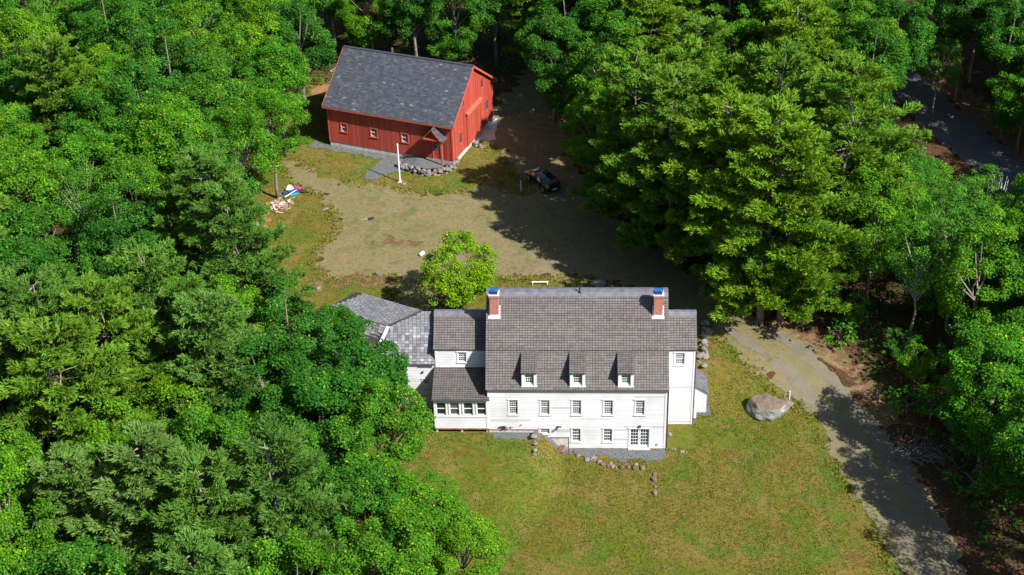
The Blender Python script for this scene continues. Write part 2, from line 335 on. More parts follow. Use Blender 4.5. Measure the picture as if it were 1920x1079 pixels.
YARD = [(-37.9, 44.4), (-36.9, 43.7), (-35.48, 43.85), (-32.6, 40.5), (-29.8, 39.1), (-27, 38.3), (-22.7, 37.2), (-18.5, 37.4), (-15.2, 39), (-12.5, 36.7), (-11.1, 37.9), (-13.3, 41.7), (-14.2, 45.1), (-16.6, 47.4), (-18, 47.4), (-18.5, 50), (-15.7, 56), (-12.5, 64), (-9.5, 64), (-9.3, 55), (-7.6, 45), (-4.4, 34.9), (-.6, 29.2), (3.3, 22.8), (5.5, 19.3), (8.8, 16), (12.1, 12), (14.8, 8.1), (11.2, 4.9), (8.7, 7.4), (5.75, 11.6), (3.5, 14.6), (-1.3, 20.1), (-5.8, 22), (-13.5, 22.2), (-17, 22.1), (-19.6, 20.5), (-20.2, 14), (-22.4, 14), (-23.2, 18.4), (-23.2, 22.2), (-25.8, 22.1), (-29.1, 21.8), (-30.9, 24.2), (-30.7, 26.7), (-29.5, 30.3), (-30.5, 34.3), (-32.2, 37), (-34.6, 39.2)]
DRIVE = [(8.7, 7.4), (11.08, 5.14), (12.48, 3.14), (12.84, -1.11), (14.47, -6.65), (15.5, -11.24), (15.9, -14.5), (16.2, -24.7), (16.6, -45), (23, -45), (22.75, -24.7), (21.0, -15), (20.54, -11.74), (19.88, -7.2), (18.58, -1.06), (16.83, 3.47), (14.5, 8), (11.75, 11.8), (9, 10)]
tracks = []
_cov = np.maximum.reduce([sdf(X, Y, q) for q in (LAWN_F, LAWN_B, LAWN_N, STRIP, YARD, DRIVE)])
V = np.stack([X, Y, terr(X, Y)-.35*np.clip((_cov-1.6)/1.0, 0, 1)+micro*((np.abs(X) < 120) & (sdf(X, Y, YARD) < -3) & (sdf(X, Y, DRIVE) < -3) & (sdf(X, Y, LAWN_F) < -3) & (sdf(X, Y, LAWN_B) < -3) & (sdf(X, Y, LAWN_N) < -3) & (sdf(X, Y, STRIP) < -3) & (X < 26))], -1).reshape(-1, 3)
nx, ny = X.shape; ii, jj = np.meshgrid(np.arange(nx-1), np.arange(ny-1), indexing='ij'); base = (ii*ny+jj).ravel()
F = np.stack([base, base+ny, base+ny+1, base+1], -1)
g = npmesh('ground', V, F, np.zeros(len(V)), 'leaf_litter', kind='structure')
g.data.polygons.foreach_set('use_smooth', [True]*len(g.data.polygons))
sheet('lawn', LAWN_F, 'lawn', .022, rag=.5, grow=.7)
sheet('lawn', LAWN_B, 'lawn', .024, rag=.9, grow=.8)
sheet('lawn', LAWN_N, 'lawn', .026, rag=.7, grow=.9)
sheet('grass_strip', STRIP, 'lawn', .03, rag=.25, grow=.7)
sheet('gravel_yard', YARD, 'yard_gravel', .042, rag=.85, step=.2)
sheet('driveway', DRIVE, 'drive_gravel', .048, rag=.38, step=.15)
sheet('wheel_track', [(5.01, 16.71), (7.85, 12.76), (11.77, 7.54), (14.74, 2.95), (16.36, -3.16), (17.72, -9.42), (18.29, -13.87), (18.2, -22.01), (17.0, -21.99), (17.09, -13.91), (16.54, -9.64), (15.2, -3.44), (13.64, 2.47), (10.79, 6.84), (6.89, 12.04), (4.03, 16.01)], 'track_gravel', .060, step=.2, rag=.35)
sheet('wheel_track', [(6.85, 17.58), (9.79, 14.51), (13.7, 9.31), (16.74, 3.69), (18.54, -2.2), (19.67, -8.29), (20.15, -13.84), (20.19, -22.0), (18.99, -22.0), (18.95, -13.88), (18.49, -8.45), (17.38, -2.48), (15.64, 3.23), (12.7, 8.67), (8.87, 13.75), (5.99, 16.76)], 'track_gravel', .060, step=.2, rag=.35)
sheet('dirt_patch', [(-24.6, 28.7), (-22.6, 28.2), (-21.5, 27.6), (-22, 26.9), (-23.6, 27.1), (-24.6, 27.8)], 'dry_needles', .060, step=.12, rag=1.1)
sheet('sandy_patch', [(-36.6, 58.5), (-35.6, 61.5), (-33.8, 61.8), (-33.2, 60), (-34.5, 58.6)], 'sand', .06, rag=.5)
sheet('sandy_patch', [(-37.6, 18), (-36.4, 19), (-36.6, 26), (-36.9, 33), (-38.6, 33), (-39, 24)], 'sand', .05, rag=.9)
sheet('dirt_patch', [(-30.5, 21.7), (-23.4, 22.3), (-22.9, 20.9), (-24.4, 20.4), (-30.6, 20.9)], 'dry_needles', .058, step=.2, rag=1.1)
sheet('gravel_path', [(-28.2, 40.3), (-28.0, 41.6), (-27.3, 43.2), (-26, 44.5), (-23.9, 44.6), (-21.5, 43.9), (-20.4, 43.0), (-20.6, 42.3), (-21.6, 41.9), (-24, 41.6), (-25.8, 41.2), (-27.2, 39.6)], 'blue_gravel', .07, step=.2, rag=.2)
sheet('gravel_strip', [(-34.6, 46.8), (-34.2, 47.9), (-26.2, 44.9), (-26.4, 44.1)], 'blue_gravel', .065, step=.2, rag=.25)
sheet('gravel_strip', [(-13.5, -.9), (-13.5, .3), (-9.6, .3), (-9.6, -.75)], 'blue_gravel', .05, step=.15, rag=.2)
sheet('gravel_strip', [(-9.6, -.5), (-9.6, .3), (-7.3, .3), (-7.3, -.6)], 'blue_gravel', .046, step=.15, rag=.2)
sheet('gravel_strip', [(-7.7, .2), (-7.4, -.15), (-6.7, -.35), (-5.7, -.8), (-4.1, -1.1), (-1, -1.2), (.1, -.7), (.15, .2)], 'blue_gravel', .05, step=.12, rag=.75)
sheet('gravel_strip', [(2.2, 2.95), (2.6, 2.95), (2.75, 4.05), (3.75, 4.0), (3.75, 6.4), (2.2, 6.4)], 'asphalt', .05, step=.15, rag=.15)
sheet('stone_apron', [(-18.4, 49.5), (-17.2, 47.8), (-15.6, 48.6), (-15.2, 52), (-16.6, 53.5)], 'concrete', .06, step=.3, rag=.4)
sheet('road', [(24.5, 80), (26.3, 68.5), (27.2, 60.4), (28.4, 52.5), (30.8, 46), (33, 40.5), (36, 33.5), (45, 14), (50, 16), (41, 36), (38.6, 41.5), (36, 47.4), (33.6, 54), (31.4, 61), (30.4, 69), (28.8, 82)], 'asphalt', .045, step=.5, rag=.35)
sheet('leafy_verge', [(30, 69), (31, 61), (33.2, 54), (35.6, 47.4), (38.2, 41.5), (42.5, 43), (39.5, 50), (37, 56), (34, 64), (32, 70)], 'dry_needles', .03, step=.5, rag=1.2)
sheet('leafy_verge', [(4.7, 19.5), (8.6, 15.8), (11.9, 11.9), (14.6, 8), (17.2, 3), (18.9, 3.5), (16.3, 9.0), (13.3, 13.2), (9.6, 17.2), (6, 20.5)], 'dry_needles', .03, step=.3, rag=1.1)

# short grass tufts: real blades over every lawn
def in_any(x, y):
    f = np.maximum.reduce([sdf(x, y, LAWN_F), sdf(x, y, LAWN_B), sdf(x, y, LAWN_N), sdf(x, y, STRIP)])
    f = f+.7+.5*vnoise(x, y, 1.2)
    gr = np.maximum(sdf(x, y, YARD), sdf(x, y, DRIVE))
    return (f > .0) & (gr < .25+2.2*vnoise(x, y, .7)+1.2*vnoise(x+3, y, .3)-.0)
def grass(name, n, box, size, label, seed, edge=False):
    rs = np.random.RandomState(seed)
    x = rs.uniform(box[0], box[1], n); y = rs.uniform(box[2], box[3], n)
    k = in_any(x, y)
    if edge: gr = np.maximum(sdf(x, y, YARD), sdf(x, y, DRIVE)); k = (gr > -.8) & (gr < .45+.9*vnoise(x, y, 1.1)) & (np.maximum.reduce([sdf(x, y, LAWN_F), sdf(x, y, LAWN_B), sdf(x, y, LAWN_N), sdf(x, y, STRIP)]) > -1.2) & (vnoise(x, y, .9) > -.12)
    k &= ~((x > -18) & (x < 2.4) & (y > -.05) & (y < 9)); k &= ~((x > -7.4) & (x < .2) & (y > -1.3) & (y < 0)) & ~((x > -13.4) & (x < -7.3) & (y > -.7) & (y < 0))
    k &= ~((x > -28.1) & (x < -20.4) & (y > 41.3) & (y < 44.6))
    pn = vnoise(x, y, 2.6)+.7*vnoise(x, y, .9)
    k &= rs.rand(n) < (.62+.9*pn)
    x = x[k]; y = y[k]; pn = pn[k]; m = len(x); z = terr(x, y)+.02
    V = []; T = []
    for b in range(3):
        a = rs.rand(m)*6.283; h = size*(.6+.8*rs.rand(m)); ln = h*.9*(rs.rand(m)); wd = size*.30
        ox = (rs.rand(m)-.5)*size; oy = (rs.rand(m)-.5)*size
        tipx = x+ox+np.cos(a)*ln; tipy = y+oy+np.sin(a)*ln
        V.append(np.stack([np.stack([x+ox-np.sin(a)*wd, y+oy+np.cos(a)*wd, z], -1), np.stack([x+ox+np.sin(a)*wd, y+oy-np.cos(a)*wd, z], -1), np.stack([tipx, tipy, z+h], -1)], 1))
        T.append(np.repeat(np.clip(.38+.5*pn+.8*(rs.rand(m)-.5)+.3*(rs.rand(m) > .88), 0, 1)[:, None], 3, 1))
    V = np.concatenate(V).reshape(-1, 3); T = np.concatenate(T).ravel()
    npmesh(name, V, np.arange(len(V)).reshape(-1, 3), T, 'grass_blade', nv=3, label=label, cat='grass', kind='stuff')
grass('lawn_grass', 110000, (-24, 16.5, -18, 14), .085, 'short patchy green and straw coloured grass on the lawn in front of the white house', 1)
grass('lawn_grass', 45000, (-40, -11, 3, 63), .10, 'rough yellowish green grass around the gravel yard and the red barn', 2)
grass('lawn_grass', 9000, (-17, 4, 12, 22.5), .09, 'narrow band of green grass behind the white house', 3)
grass('edge_grass', 110000, (-40, 17, -20, 50), .17, 'longer ragged grass growing over the edges of the gravel yard and driveway', 4, True)

# undergrowth of the woods: leafy ground plants in drifts, never on the cleared ground
rs = np.random.RandomState(21); n = 150000; x = rs.uniform(-78, 48, n); y = rs.uniform(-22, 92, n)
cov = np.maximum.reduce([sdf(x, y, q) for q in (LAWN_F, LAWN_B, LAWN_N, STRIP, YARD, DRIVE)])
rd = sdf(x, y, [(24, 80), (26, 68), (28, 53), (33, 40), (46, 12), (52, 14), (39, 43), (33, 60), (30, 82)])
k = (cov < -1.0-1.2*rs.rand(n)) & (rd < -.6) & ~((x > -36.5) & (x < -14) & (y > 40) & (y < 63)) & (vnoise(x, y, 3.1)+.6*vnoise(x, y, 1.1) > -.05)
k &= ~((x < -24) & (x > -60) & (y > -5) & (y < 60) & (rs.rand(n) < .6))
x, y = x[k], y[k]; n = len(x); hgt = rs.rand(n)**1.5*(.5+1.6*np.clip(vnoise(x+40, y, 2.0)+.3, 0, 1))
P = np.stack([x, y, terr(x, y)+.08+hgt], -1); Nn = rs.normal(size=(n, 3))*.5+np.array([0, 0, 1]); Nn /= np.linalg.norm(Nn, axis=1)[:, None]
r = rs.normal(size=(n, 3)); A = np.cross(Nn, r); A /= np.linalg.norm(A, axis=1)[:, None]; B = np.cross(Nn, A); q = rs.uniform(.10, .22, n)[:, None]
V = np.stack([P-A*q, P-B*q*.7, P+A*q, P+B*q*.7], 1).reshape(-1, 3)
npmesh('undergrowth', V, np.arange(len(V)).reshape(-1, 4), np.repeat(np.clip(rs.normal(.35, .2, n), 0, .8), 4), 'oak_leaf', label='low leafy undergrowth and ferns covering the shaded forest floor', cat='undergrowth', kind='stuff')

# ------------------------------------------------------------------ stones
def rock_mesh(seed, mat, sub=2, rough=.25):
    import bmesh
    rs = np.random.RandomState(seed); bm = bmesh.new(); bmesh.ops.create_icosphere(bm, subdivisions=sub, radius=1)
    dirs = rs.normal(size=(9, 3)); dirs /= np.linalg.norm(dirs, axis=1)[:, None]; cut = rs.uniform(.55, .85, 9); ph = rs.rand(3)*6
    for v in bm.verts:
        p = np.array(v.co); 
        for d, c in zip(dirs, cut):
            q = p@d
            if q > c: p = p-d*(q-c)*.85
        p *= 1+rough*.25*(math.sin(5*p[0]+ph[0])*math.sin(4*p[1]+ph[1])+math.sin(6*p[2]+ph[2]))
        v.co = p
    me = bpy.data.meshes.new('stone'); bm.to_mesh(me); bm.free(); me.materials.append(MATS[mat]); return me
STM = [rock_mesh(i, 'granite') for i in range(4)]+[rock_mesh(10+i, 'rusty_stone') for i in range(3)]
def stone(parent, x, y, sx, sy, sz, rz, k, lift=0, name='stone', z=None):
    o = bpy.data.objects.new(name, STM[k]); C.objects.link(o)
    if parent: o.parent = parent; px, py, pz = parent.location
    else: px = py = pz = 0
    zz = (tz(x, y) if z is None else z)+sz*.35+lift
    o.location = (x-px, y-py, zz-pz); o.scale = (sx, sy, sz); o.rotation_euler = (R_.uniform(-.2, .2), R_.uniform(-.2, .2), rz); return o
def stone_row(name, pts, label, size, group=None, layers=1, cat='stone wall', rust=.4, n=None, spread=.15, zrise=.28):
    e = empty(name, (pts[0][0], pts[0][1], tz(*pts[0])), label=label, cat=cat, group=group)
    for ly in range(layers):
        for (x0, y0), (x1, y1) in zip(pts, pts[1:]):
            L = math.hypot(x1-x0, y1-y0); k = max(1, int(L/(size*1.5)))
            for i in range(k):
                t = (i+R_.uniform(.2, .8))/k; s = size*R_.uniform(.6, 1.25)
                x = x0+(x1-x0)*t+R_.uniform(-spread, spread); y = y0+(y1-y0)*t+R_.uniform(-spread, spread)
                stone(e, x, y, s*R_.uniform(.9, 1.3), s*R_.uniform(.6, .9), s*R_.uniform(.5, .8), R_.uniform(0, 3), R_.choice([4, 5, 6]) if R_.random() < rust else R_.choice([0, 1, 2, 3]), lift=ly*zrise)
    return e

# ------------------------------------------------------------------ walls, windows, roofs
class Fr:
    """wall frame: u along the wall, w up, v inwards"""
    def __init__(s, O, U, V): s.O = Vector(O); s.U = Vector(U).normalized(); s.V = Vector(V).normalized(); s.Z = Vector((0, 0, 1))
    def p(s, u, v, w): return s.O+s.U*u+s.V*v+s.Z*w
    def box(s, mb, u0, u1, v0, v1, w0, w1, tint=.5):
        P = [s.p(u, v, w) for w in (w0, w1) for (u, v) in ((u0, v0), (u1, v0), (u1, v1), (u0, v1))]
        mb.add(P, [(0, 3, 2, 1), (4, 5, 6, 7), (0, 1, 5, 4), (1, 2, 6, 5), (2, 3, 7, 6), (3, 0, 4, 7)], tint)
    def quad(s, mb, pts, tint=.5): mb.add([s.p(*q) for q in pts], [tuple(range(len(pts)))], tint)
def spans(u0, u1, cuts):
    out = [(u0, u1)]
    for a, b in cuts:
        nw = []
        for p, q in out:
            if b <= p or a >= q: nw.append((p, q)); continue
            if a > p: nw.append((p, a))
            if b < q: nw.append((b, q))
        out = nw
    return [(p, q) for p, q in out if q-p > .004]
def wall_sheet(mb, fr, u0, u1, w0, w1, holes, top=None, reveal=.13, v=0.0):
    us = sorted({u0, u1, *[h[0] for h in holes], *[h[1] for h in holes]}); ws = sorted({w0, w1, *[h[2] for h in holes], *[h[3] for h in holes]})
    us = [u for u in us if u0 <= u <= u1]; ws = [q for q in ws if w0 <= q <= w1]
    for a, b in zip(us, us[1:]):
        for c, d in zip(ws, ws[1:]):
            mu, mw = (a+b)/2, (c+d)/2
            if any(h[0] < mu < h[1] and h[2] < mw < h[3] for h in holes): continue
            fr.quad(mb, [(a, v, c), (b, v, c), (b, v, d), (a, v, d)])
    for h in holes:
        a, b, c, d = h[:4]
        if len(h) > 4: continue
        r = reveal
        fr.quad(mb, [(a, v, c), (a, v, d), (a, r, d), (a, r, c)]); fr.quad(mb, [(b, v, c), (b, r, c), (b, r, d), (b, v, d)])
        fr.quad(mb, [(a, v, d), (b, v, d), (b, r, d), (a, r, d)]); fr.quad(mb, [(a, v, c), (a, r, c), (b, r, c), (b, v, c)])
def clapboards(mb, fr, u0, u1, w0, w1, holes, ex=.155, topf=None):
    """overlapping boards, each row a wedge; topf(w) gives (u0,u1) at a height for gables"""
    n = int((w1-w0)/ex+.999)
    for i in range(n):
        a = w0+i*ex; b = min(a+ex, w1)
        ua, ub = (u0, u1) if topf is None else topf((a+b)/2)
        if ub-ua < .05: continue
        base = .62+R_.uniform(-.12, .1)
        for p, q in spans(ua, ub, [(h[0], h[1]) for h in holes if h[2] < b-.02 and h[3] > a+.02]):
            cut = [p]
            while q-cut[-1] > 4.2: cut.append(cut[-1]+R_.uniform(2.0, 4.0))
            cut.append(q)
            for c, d in zip(cut, cut[1:]):
                t = base+R_.uniform(-.22, .2)
                if R_.random() < .06: t -= .45
                P = [fr.p(c, -.034, a), fr.p(d, -.034, a), fr.p(d, -.012, b), fr.p(c, -.012, b), fr.p(c, -.004, a), fr.p(d, -.004, a), fr.p(c, -.004, b), fr.p(d, -.004, b)]
                mb.add(P, [(0, 1, 2, 3), (0, 4, 5, 1), (0, 3, 6, 4), (1, 5, 7, 2)], max(0, min(1, t)))
def window(parent, fr, u0, u1, w0, w1, cols, rows, v=.09, trim='trim_paint', tw=.095, head=.03, sill=True, fixed=False, name='window'):
    """casing outside the opening u0..u1; two sashes with glazing bars; sub-parts sash and pane"""
    mb = MB()
    for (a, b, c, d) in ((u0-tw, u0, w0-.02, w1), (u1, u1+tw, w0-.02, w1), (u0-tw-.02, u1+tw+.02, w1, w1+tw)): fr.box(mb, a, b, -.055, .0, c, d)
    if head: fr.box(mb, u0-tw-.05, u1+tw+.05, -.095, -.0, w1+tw, w1+tw+head)
    if sill: fr.box(mb, u0-tw-.03, u1+tw+.03, -.10, .02, w0-.075, w0-.02)
    win = mb.build(name, trim, parent)
    wm = (w0+w1)/2
    halves = [(w0, w1, 0)] if fixed else [(w0, wm+.02, 0), (wm-.02, w1, -.035)]
    for (a, b, dv) in halves:
        s = MB(); f = .045; vv = v+dv
        for q in ((u0, u0+f, a, b), (u1-f, u1, a, b), (u0+f, u1-f, a, a+f+.01), (u0+f, u1-f, b-f, b)): fr.box(s, q[0], q[1], vv-.03, vv+.012, q[2], q[3])
        iu0, iu1, iw0, iw1 = u0+f, u1-f, a+f+.01, b-f; m = .022
        for k in range(1, cols):
            x = iu0+(iu1-iu0)*k/cols; fr.box(s, x-m/2, x+m/2, vv-.022, vv+.004, iw0, iw1)
        for k in range(1, rows):
            z = iw0+(iw1-iw0)*k/rows
            for c in range(cols):
                xa = iu0+(iu1-iu0)*c/cols+(m/2 if c else 0); xb = iu0+(iu1-iu0)*(c+1)/cols-(m/2 if c < cols-1 else 0)
                fr.box(s, xa, xb, vv-.020, vv+.004, z-m/2, z+m/2)
        s.build('sash', 'white_paint', win)
        g = MB(); fr.quad(g, [(iu0, vv+.002, iw0), (iu1, vv+.002, iw0), (iu1, vv+.002, iw1), (iu0, vv+.002, iw1)]); g.build('pane', 'glass', win)
    return win
def tiles(mb, O, U, S, wdt, lng, tw, ex, th=.042, gap=.024, row_gap=.17, inside=None, stag=False, tintf=None):  # row gaps bare the dark slab, standing in for shade between tile rows
    O, U, S = Vector(O), Vector(U).normalized(), Vector(S).normalized(); Nn = U.cross(S).normalized()
    nu = max(1, round(wdt/tw)); tw = wdt/nu; ns = max(1, round(lng/ex)); ex = lng/ns
    for j in range(ns):
        rowt = R_.uniform(-.05, .05); run = 0
        for i in range(nu+(1 if stag and j % 2 else 0)):
            u0 = i*tw-(tw/2 if stag and j % 2 else 0); u1 = u0+tw; u0 = max(0, u0); u1 = min(wdt, u1)
            if inside and not inside((u0+u1)/2, (j+.5)*ex): continue
            if R_.random() < .15: run = R_.uniform(-.18, .18)
            t = tintf(i, j) if tintf else min(1, max(0, .5+rowt+run+R_.uniform(-.2, .2)))
            g = gap/2; s0 = j*ex; s1 = s0+ex*(1-row_gap); h = th*R_.uniform(.85, 1.2); l = h*.25; sk = R_.uniform(-.006, .006)
            a = O+U*(u0+g)+S*(s0+sk); b = O+U*(u1-g)+S*(s0+sk); c = O+U*(u1-g)+S*s1; d = O+U*(u0+g)+S*s1
            mb.add([a, b, c+Nn*.003, d+Nn*.003, a+Nn*h, b+Nn*h, c+Nn*l, d+Nn*l], [(4, 5, 6, 7), (0, 1, 5, 4), (1, 2, 6, 5), (0, 4, 7, 3)], t)
def slab(mb, prof, x0, x1, th=.1, tint=.5):
    """roof shell: profile of (y,z) from front eave over the ridge to the back eave, thickness th"""
    n = len(prof); low = [(y, z-th) for y, z in prof]
    vs = [(x, y, z) for x in (x0, x1) for y, z in prof]+[(x, y, z) for x in (x0, x1) for y, z in low]; fs = []
    for i in range(n-1):
        fs.append((i, n+i, n+i+1, i+1)); fs.append((2*n+i, 2*n+i+1, 3*n+i+1, 3*n+i))
        fs.append((i, i+1, 2*n+i+1, 2*n+i)); fs.append((n+i, 3*n+i, 3*n+i+1, n+i+1))
    fs += [(0, 2*n, 3*n, n), (n-1, 2*n-1, 4*n-1, 3*n-1)]
    mb.add(vs, fs, tint)
def gable(mb, prof, x, z0, flip=False):
    """end wall under a roof profile, down to z0"""
    pts = [(x, prof[0][0], z0)]+[(x, y, z) for y, z in prof]+[(x, prof[-1][0], z0)]
    mb.add(pts[::-1] if flip else pts, [tuple(range(len(pts)))], .6)

# ------------------------------------------------------------------ the white house
house = empty('farmhouse', (0, 0, 0), label='large white clapboard house with gambrel roofs, three dormers and two brick chimneys', cat='house')
WF = Fr((0, 0, 0), (1, 0, 0), (0, 1, 0))
X0, X1 = -13.8, 0.0
LOW, UP = [(-.15, 5.86), (1.87, 8.20)], [(1.78, 8.20), (4.9, 11.1), (5.2, 11.27), (5.5, 11.32), (5.8, 11.27), (6.1, 11.1), (9.22, 8.2)]
MAINP = [(.0, 5.95), (1.9, 8.13), (4.9, 10.98), (5.5, 11.2), (6.1, 10.98), (9.1, 8.13), (11, 5.95)]
tw_ = .11
front_w = [(-12.16, -11.49, 3.37, 4.75), (-9.71, -9.04, 3.37, 4.75), (-7.27, -6.60, 3.37, 4.75), (-4.84, -4.16, 3.37, 4.75), (-2.40, -1.72, 3.37, 4.75)]
low_w = [(-7.29, -6.64, .70, 1.96), (-4.84, -4.18, .70, 1.96)]
base_w = (-9.75, -9.05, 1.47, 1.95)
door = (-2.80, -1.29, .12, 1.95)
excl = [(-14, -9.945, -1, 1.93, 1), (-9.945, -7.525, -1, 1.16, 1)]
holes = front_w+low_w+[base_w, door]
def pad(h, p=.10): return (h[0]-p, h[1]+p, h[2]-.07, h[3]+p+.02)
mb = MB(); wall_sheet(mb, WF, X0, X1, -.1, 5.95, holes+excl)
gable(mb, MAINP, X1, -.2); gable(mb, MAINP, X0, 0, True); mb.add([(X0, 11, 0), (X1, 11, 0), (X1, 11, 5.95), (X0, 11, 5.95)], [(0, 1, 2, 3)], .6)
mb.build('wall', 'siding_white', house)
mb = MB(); clapboards(mb, WF, X0+.15, X1-.16, .07, 5.72, [pad(h) for h in holes]+excl)
mb.build('clapboards', 'siding_white', house, kind='stuff')
mb = MB(); WF.box(mb, X0+.02, X1-.02, .14, .5, -.6, 1.4); WF.box(mb, X0+.02, -9.95, .03, .139, -.6, 1.96); WF.box(mb, -9.95, -7.53, .03, .139, -.6, 1.16); mb.build('foundation', 'concrete', house)
mb = MB(); WF.box(mb, X0, X0+.15, -.05, .0, 1.94, 5.7); mb.build('corner_board', 'trim_paint', house)
mb = MB(); WF.box(mb, X1-.16, X1+.05, -.05, .0, .05, 5.7); WF.box(mb, X1+.001, X1+.05, .0, .16, .05, 5.7); mb.build('corner_board', 'trim_paint', house)
mb = MB(); WF.box(mb, X0, X1, -.06, .0, 5.70, 5.88); mb.build('frieze_board', 'trim_paint', house)
mb = MB(); WF.box(mb, X0-.05, X1+.08, -.045, .0, .0, .07) if False else WF.box(mb, -7.52, X1, -.05, .0, -.02, .07); WF.box(mb, -9.94, -7.53, -.05, 0, 1.09, 1.16); WF.box(mb, X0, -9.95, -.05, 0, 1.86, 1.93); mb.build('base_board', 'reclaimed_wood', house)
mb = MB(); mb.tube([(X0-.1, -.19, 5.83), (X1+.12, -.19, 5.80)], .055, 8); mb.build('gutter', 'dark_gutter', house)
mb = MB(); mb.tube([(X1+.09, -.17, 5.8), (X1+.09, -.06, 5.6), (X1+.09, -.06, .15), (X1+.09, -.22, .04)], .045, 8); mb.build('downspout', 'dark_gutter', house)
for h in front_w: window(house, WF, *h, 4, 3 if True else 2)
for h in low_w: window(house, WF, *h, 4, 2)
window(house, WF, *base_w, 4, 2, fixed=True)
# french door
fdm = MB(); a, b, c, d = door
for q in ((a-.1, a, c, d), (b, b+.1, c, d), (a-.12, b+.12, d, d+.1)): WF.box(fdm, q[0], q[1], -.055, 0, q[2], q[3])
WF.box(fdm, a-.16, b+.16, -.10, 0, d+.1, d+.13); fdf = fdm.build('door_frame', 'trim_paint', house)
mb = MB(); WF.box(mb, a-.1, b+.1, -.28, 0, .0, .115); mb.build('door_step', 'concrete', house)
for (p, q) in ((a, (a+b)/2-.01), ((a+b)/2+.01, b)):
    s = MB(); f = .09
    for r in ((p, p+f, c, d), (q-f, q, c, d), (p+f, q-f, c, c+.2), (p+f, q-f, d-f, d)): WF.box(s, r[0], r[1], .04, .085, r[2], r[3])
    iu0, iu1, iw0, iw1 = p+f, q-f, c+.2, d-f
    for k in (1, 2): x = iu0+(iu1-iu0)*k/3; WF.box(s, x-.012, x+.012, .05, .08, iw0, iw1)
    for k in range(1, 5):
        z = iw0+(iw1-iw0)*k/5
        for cc in range(3): WF.box(s, iu0+(iu1-iu0)*cc/3+(.012 if cc else 0), iu0+(iu1-iu0)*(cc+1)/3-(.012 if cc < 2 else 0), .052, .08, z-.012, z+.012)
    leaf = s.build('door', 'white_paint', house)
    g = MB(); WF.quad(g, [(iu0, .075, iw0), (iu1, .075, iw0), (iu1, .075, iw1), (iu0, .075, iw1)]); g.build('pane', 'glass', leaf)
    hx = q-.045 if p == a else p+.045
    g = MB(); g.tube([(hx, .03, 1.0), (hx, -.02, 1.0), (hx-.08, -.02, 1.0)], .014, 6); g.build('handle', 'brass', leaf)
# roofs
mb = MB(); slab(mb, [(-.15, 5.86), (1.87, 8.20), (1.88, 8.19)], X0-.13, X1+.13, .1); mb.build('lower_roof', 'roof_under', house); mb = MB(); slab(mb, [(9.13, 8.19), (9.14, 8.2), (11.15, 5.86)], X0-.13, X1+.13, .1)
mb.build('back_roof', 'roof_under', house)
mb = MB(); slab(mb, UP, X0-.13, X1+.13, .13); ur = mb.build('upper_roof', 'roof_under', house)
W_ = X1-X0+.26
dorm = [(-11.14, -9.98), (-7.45, -6.28), (-3.78, -2.60)]
SL = Vector((0, 2.02, 2.34)); 
mb = MB(); tiles(mb, (X0-.13, -.15, 5.865), (1, 0, 0), SL, W_, SL.length-.03, .2165, .20, inside=lambda u, s: not any(a+.04 < u+X0-.13 < b-.04 and s > .30 for a, b in dorm))
mb.build('roof_tiles', 'roof_tile', house, kind='stuff')
SU = Vector((0, 3.12, 2.9)); chx = [(-13.62, -12.93), (-1.02, -.33)]
mb = MB(); tiles(mb, (X0-.13, 1.78, 8.205), (1, 0, 0), SU, W_, SU.length, .2165, .195); mb.build('roof_tiles', 'roof_tile', house, kind='stuff')
mb = MB(); slab(mb, [(4.86, 11.10), (5.2, 11.305), (5.5, 11.355), (5.8, 11.305), (6.14, 11.10)], X0-.14, X1+.14, .025)
mb.build('ridge_cap', 'ridge_metal', house)
def back_tiles(prof0, prof1, x0, x1):
    S = Vector((0, prof0[0]-prof1[0], prof0[1]-prof1[1])); m_ = MB(); tiles(m_, (x1, prof1[0], prof1[1]+.005), (-1, 0, 0), S, x1-x0, S.length, .44, .4, th=.03); m_.build('roof_tiles', 'roof_tile', house, kind='stuff')
back_tiles((6.12, 11.1), (9.22, 8.2), X0-.13, X1+.13); back_tiles((9.13, 8.2), (11.15, 5.86), X0-.13, X1+.13)
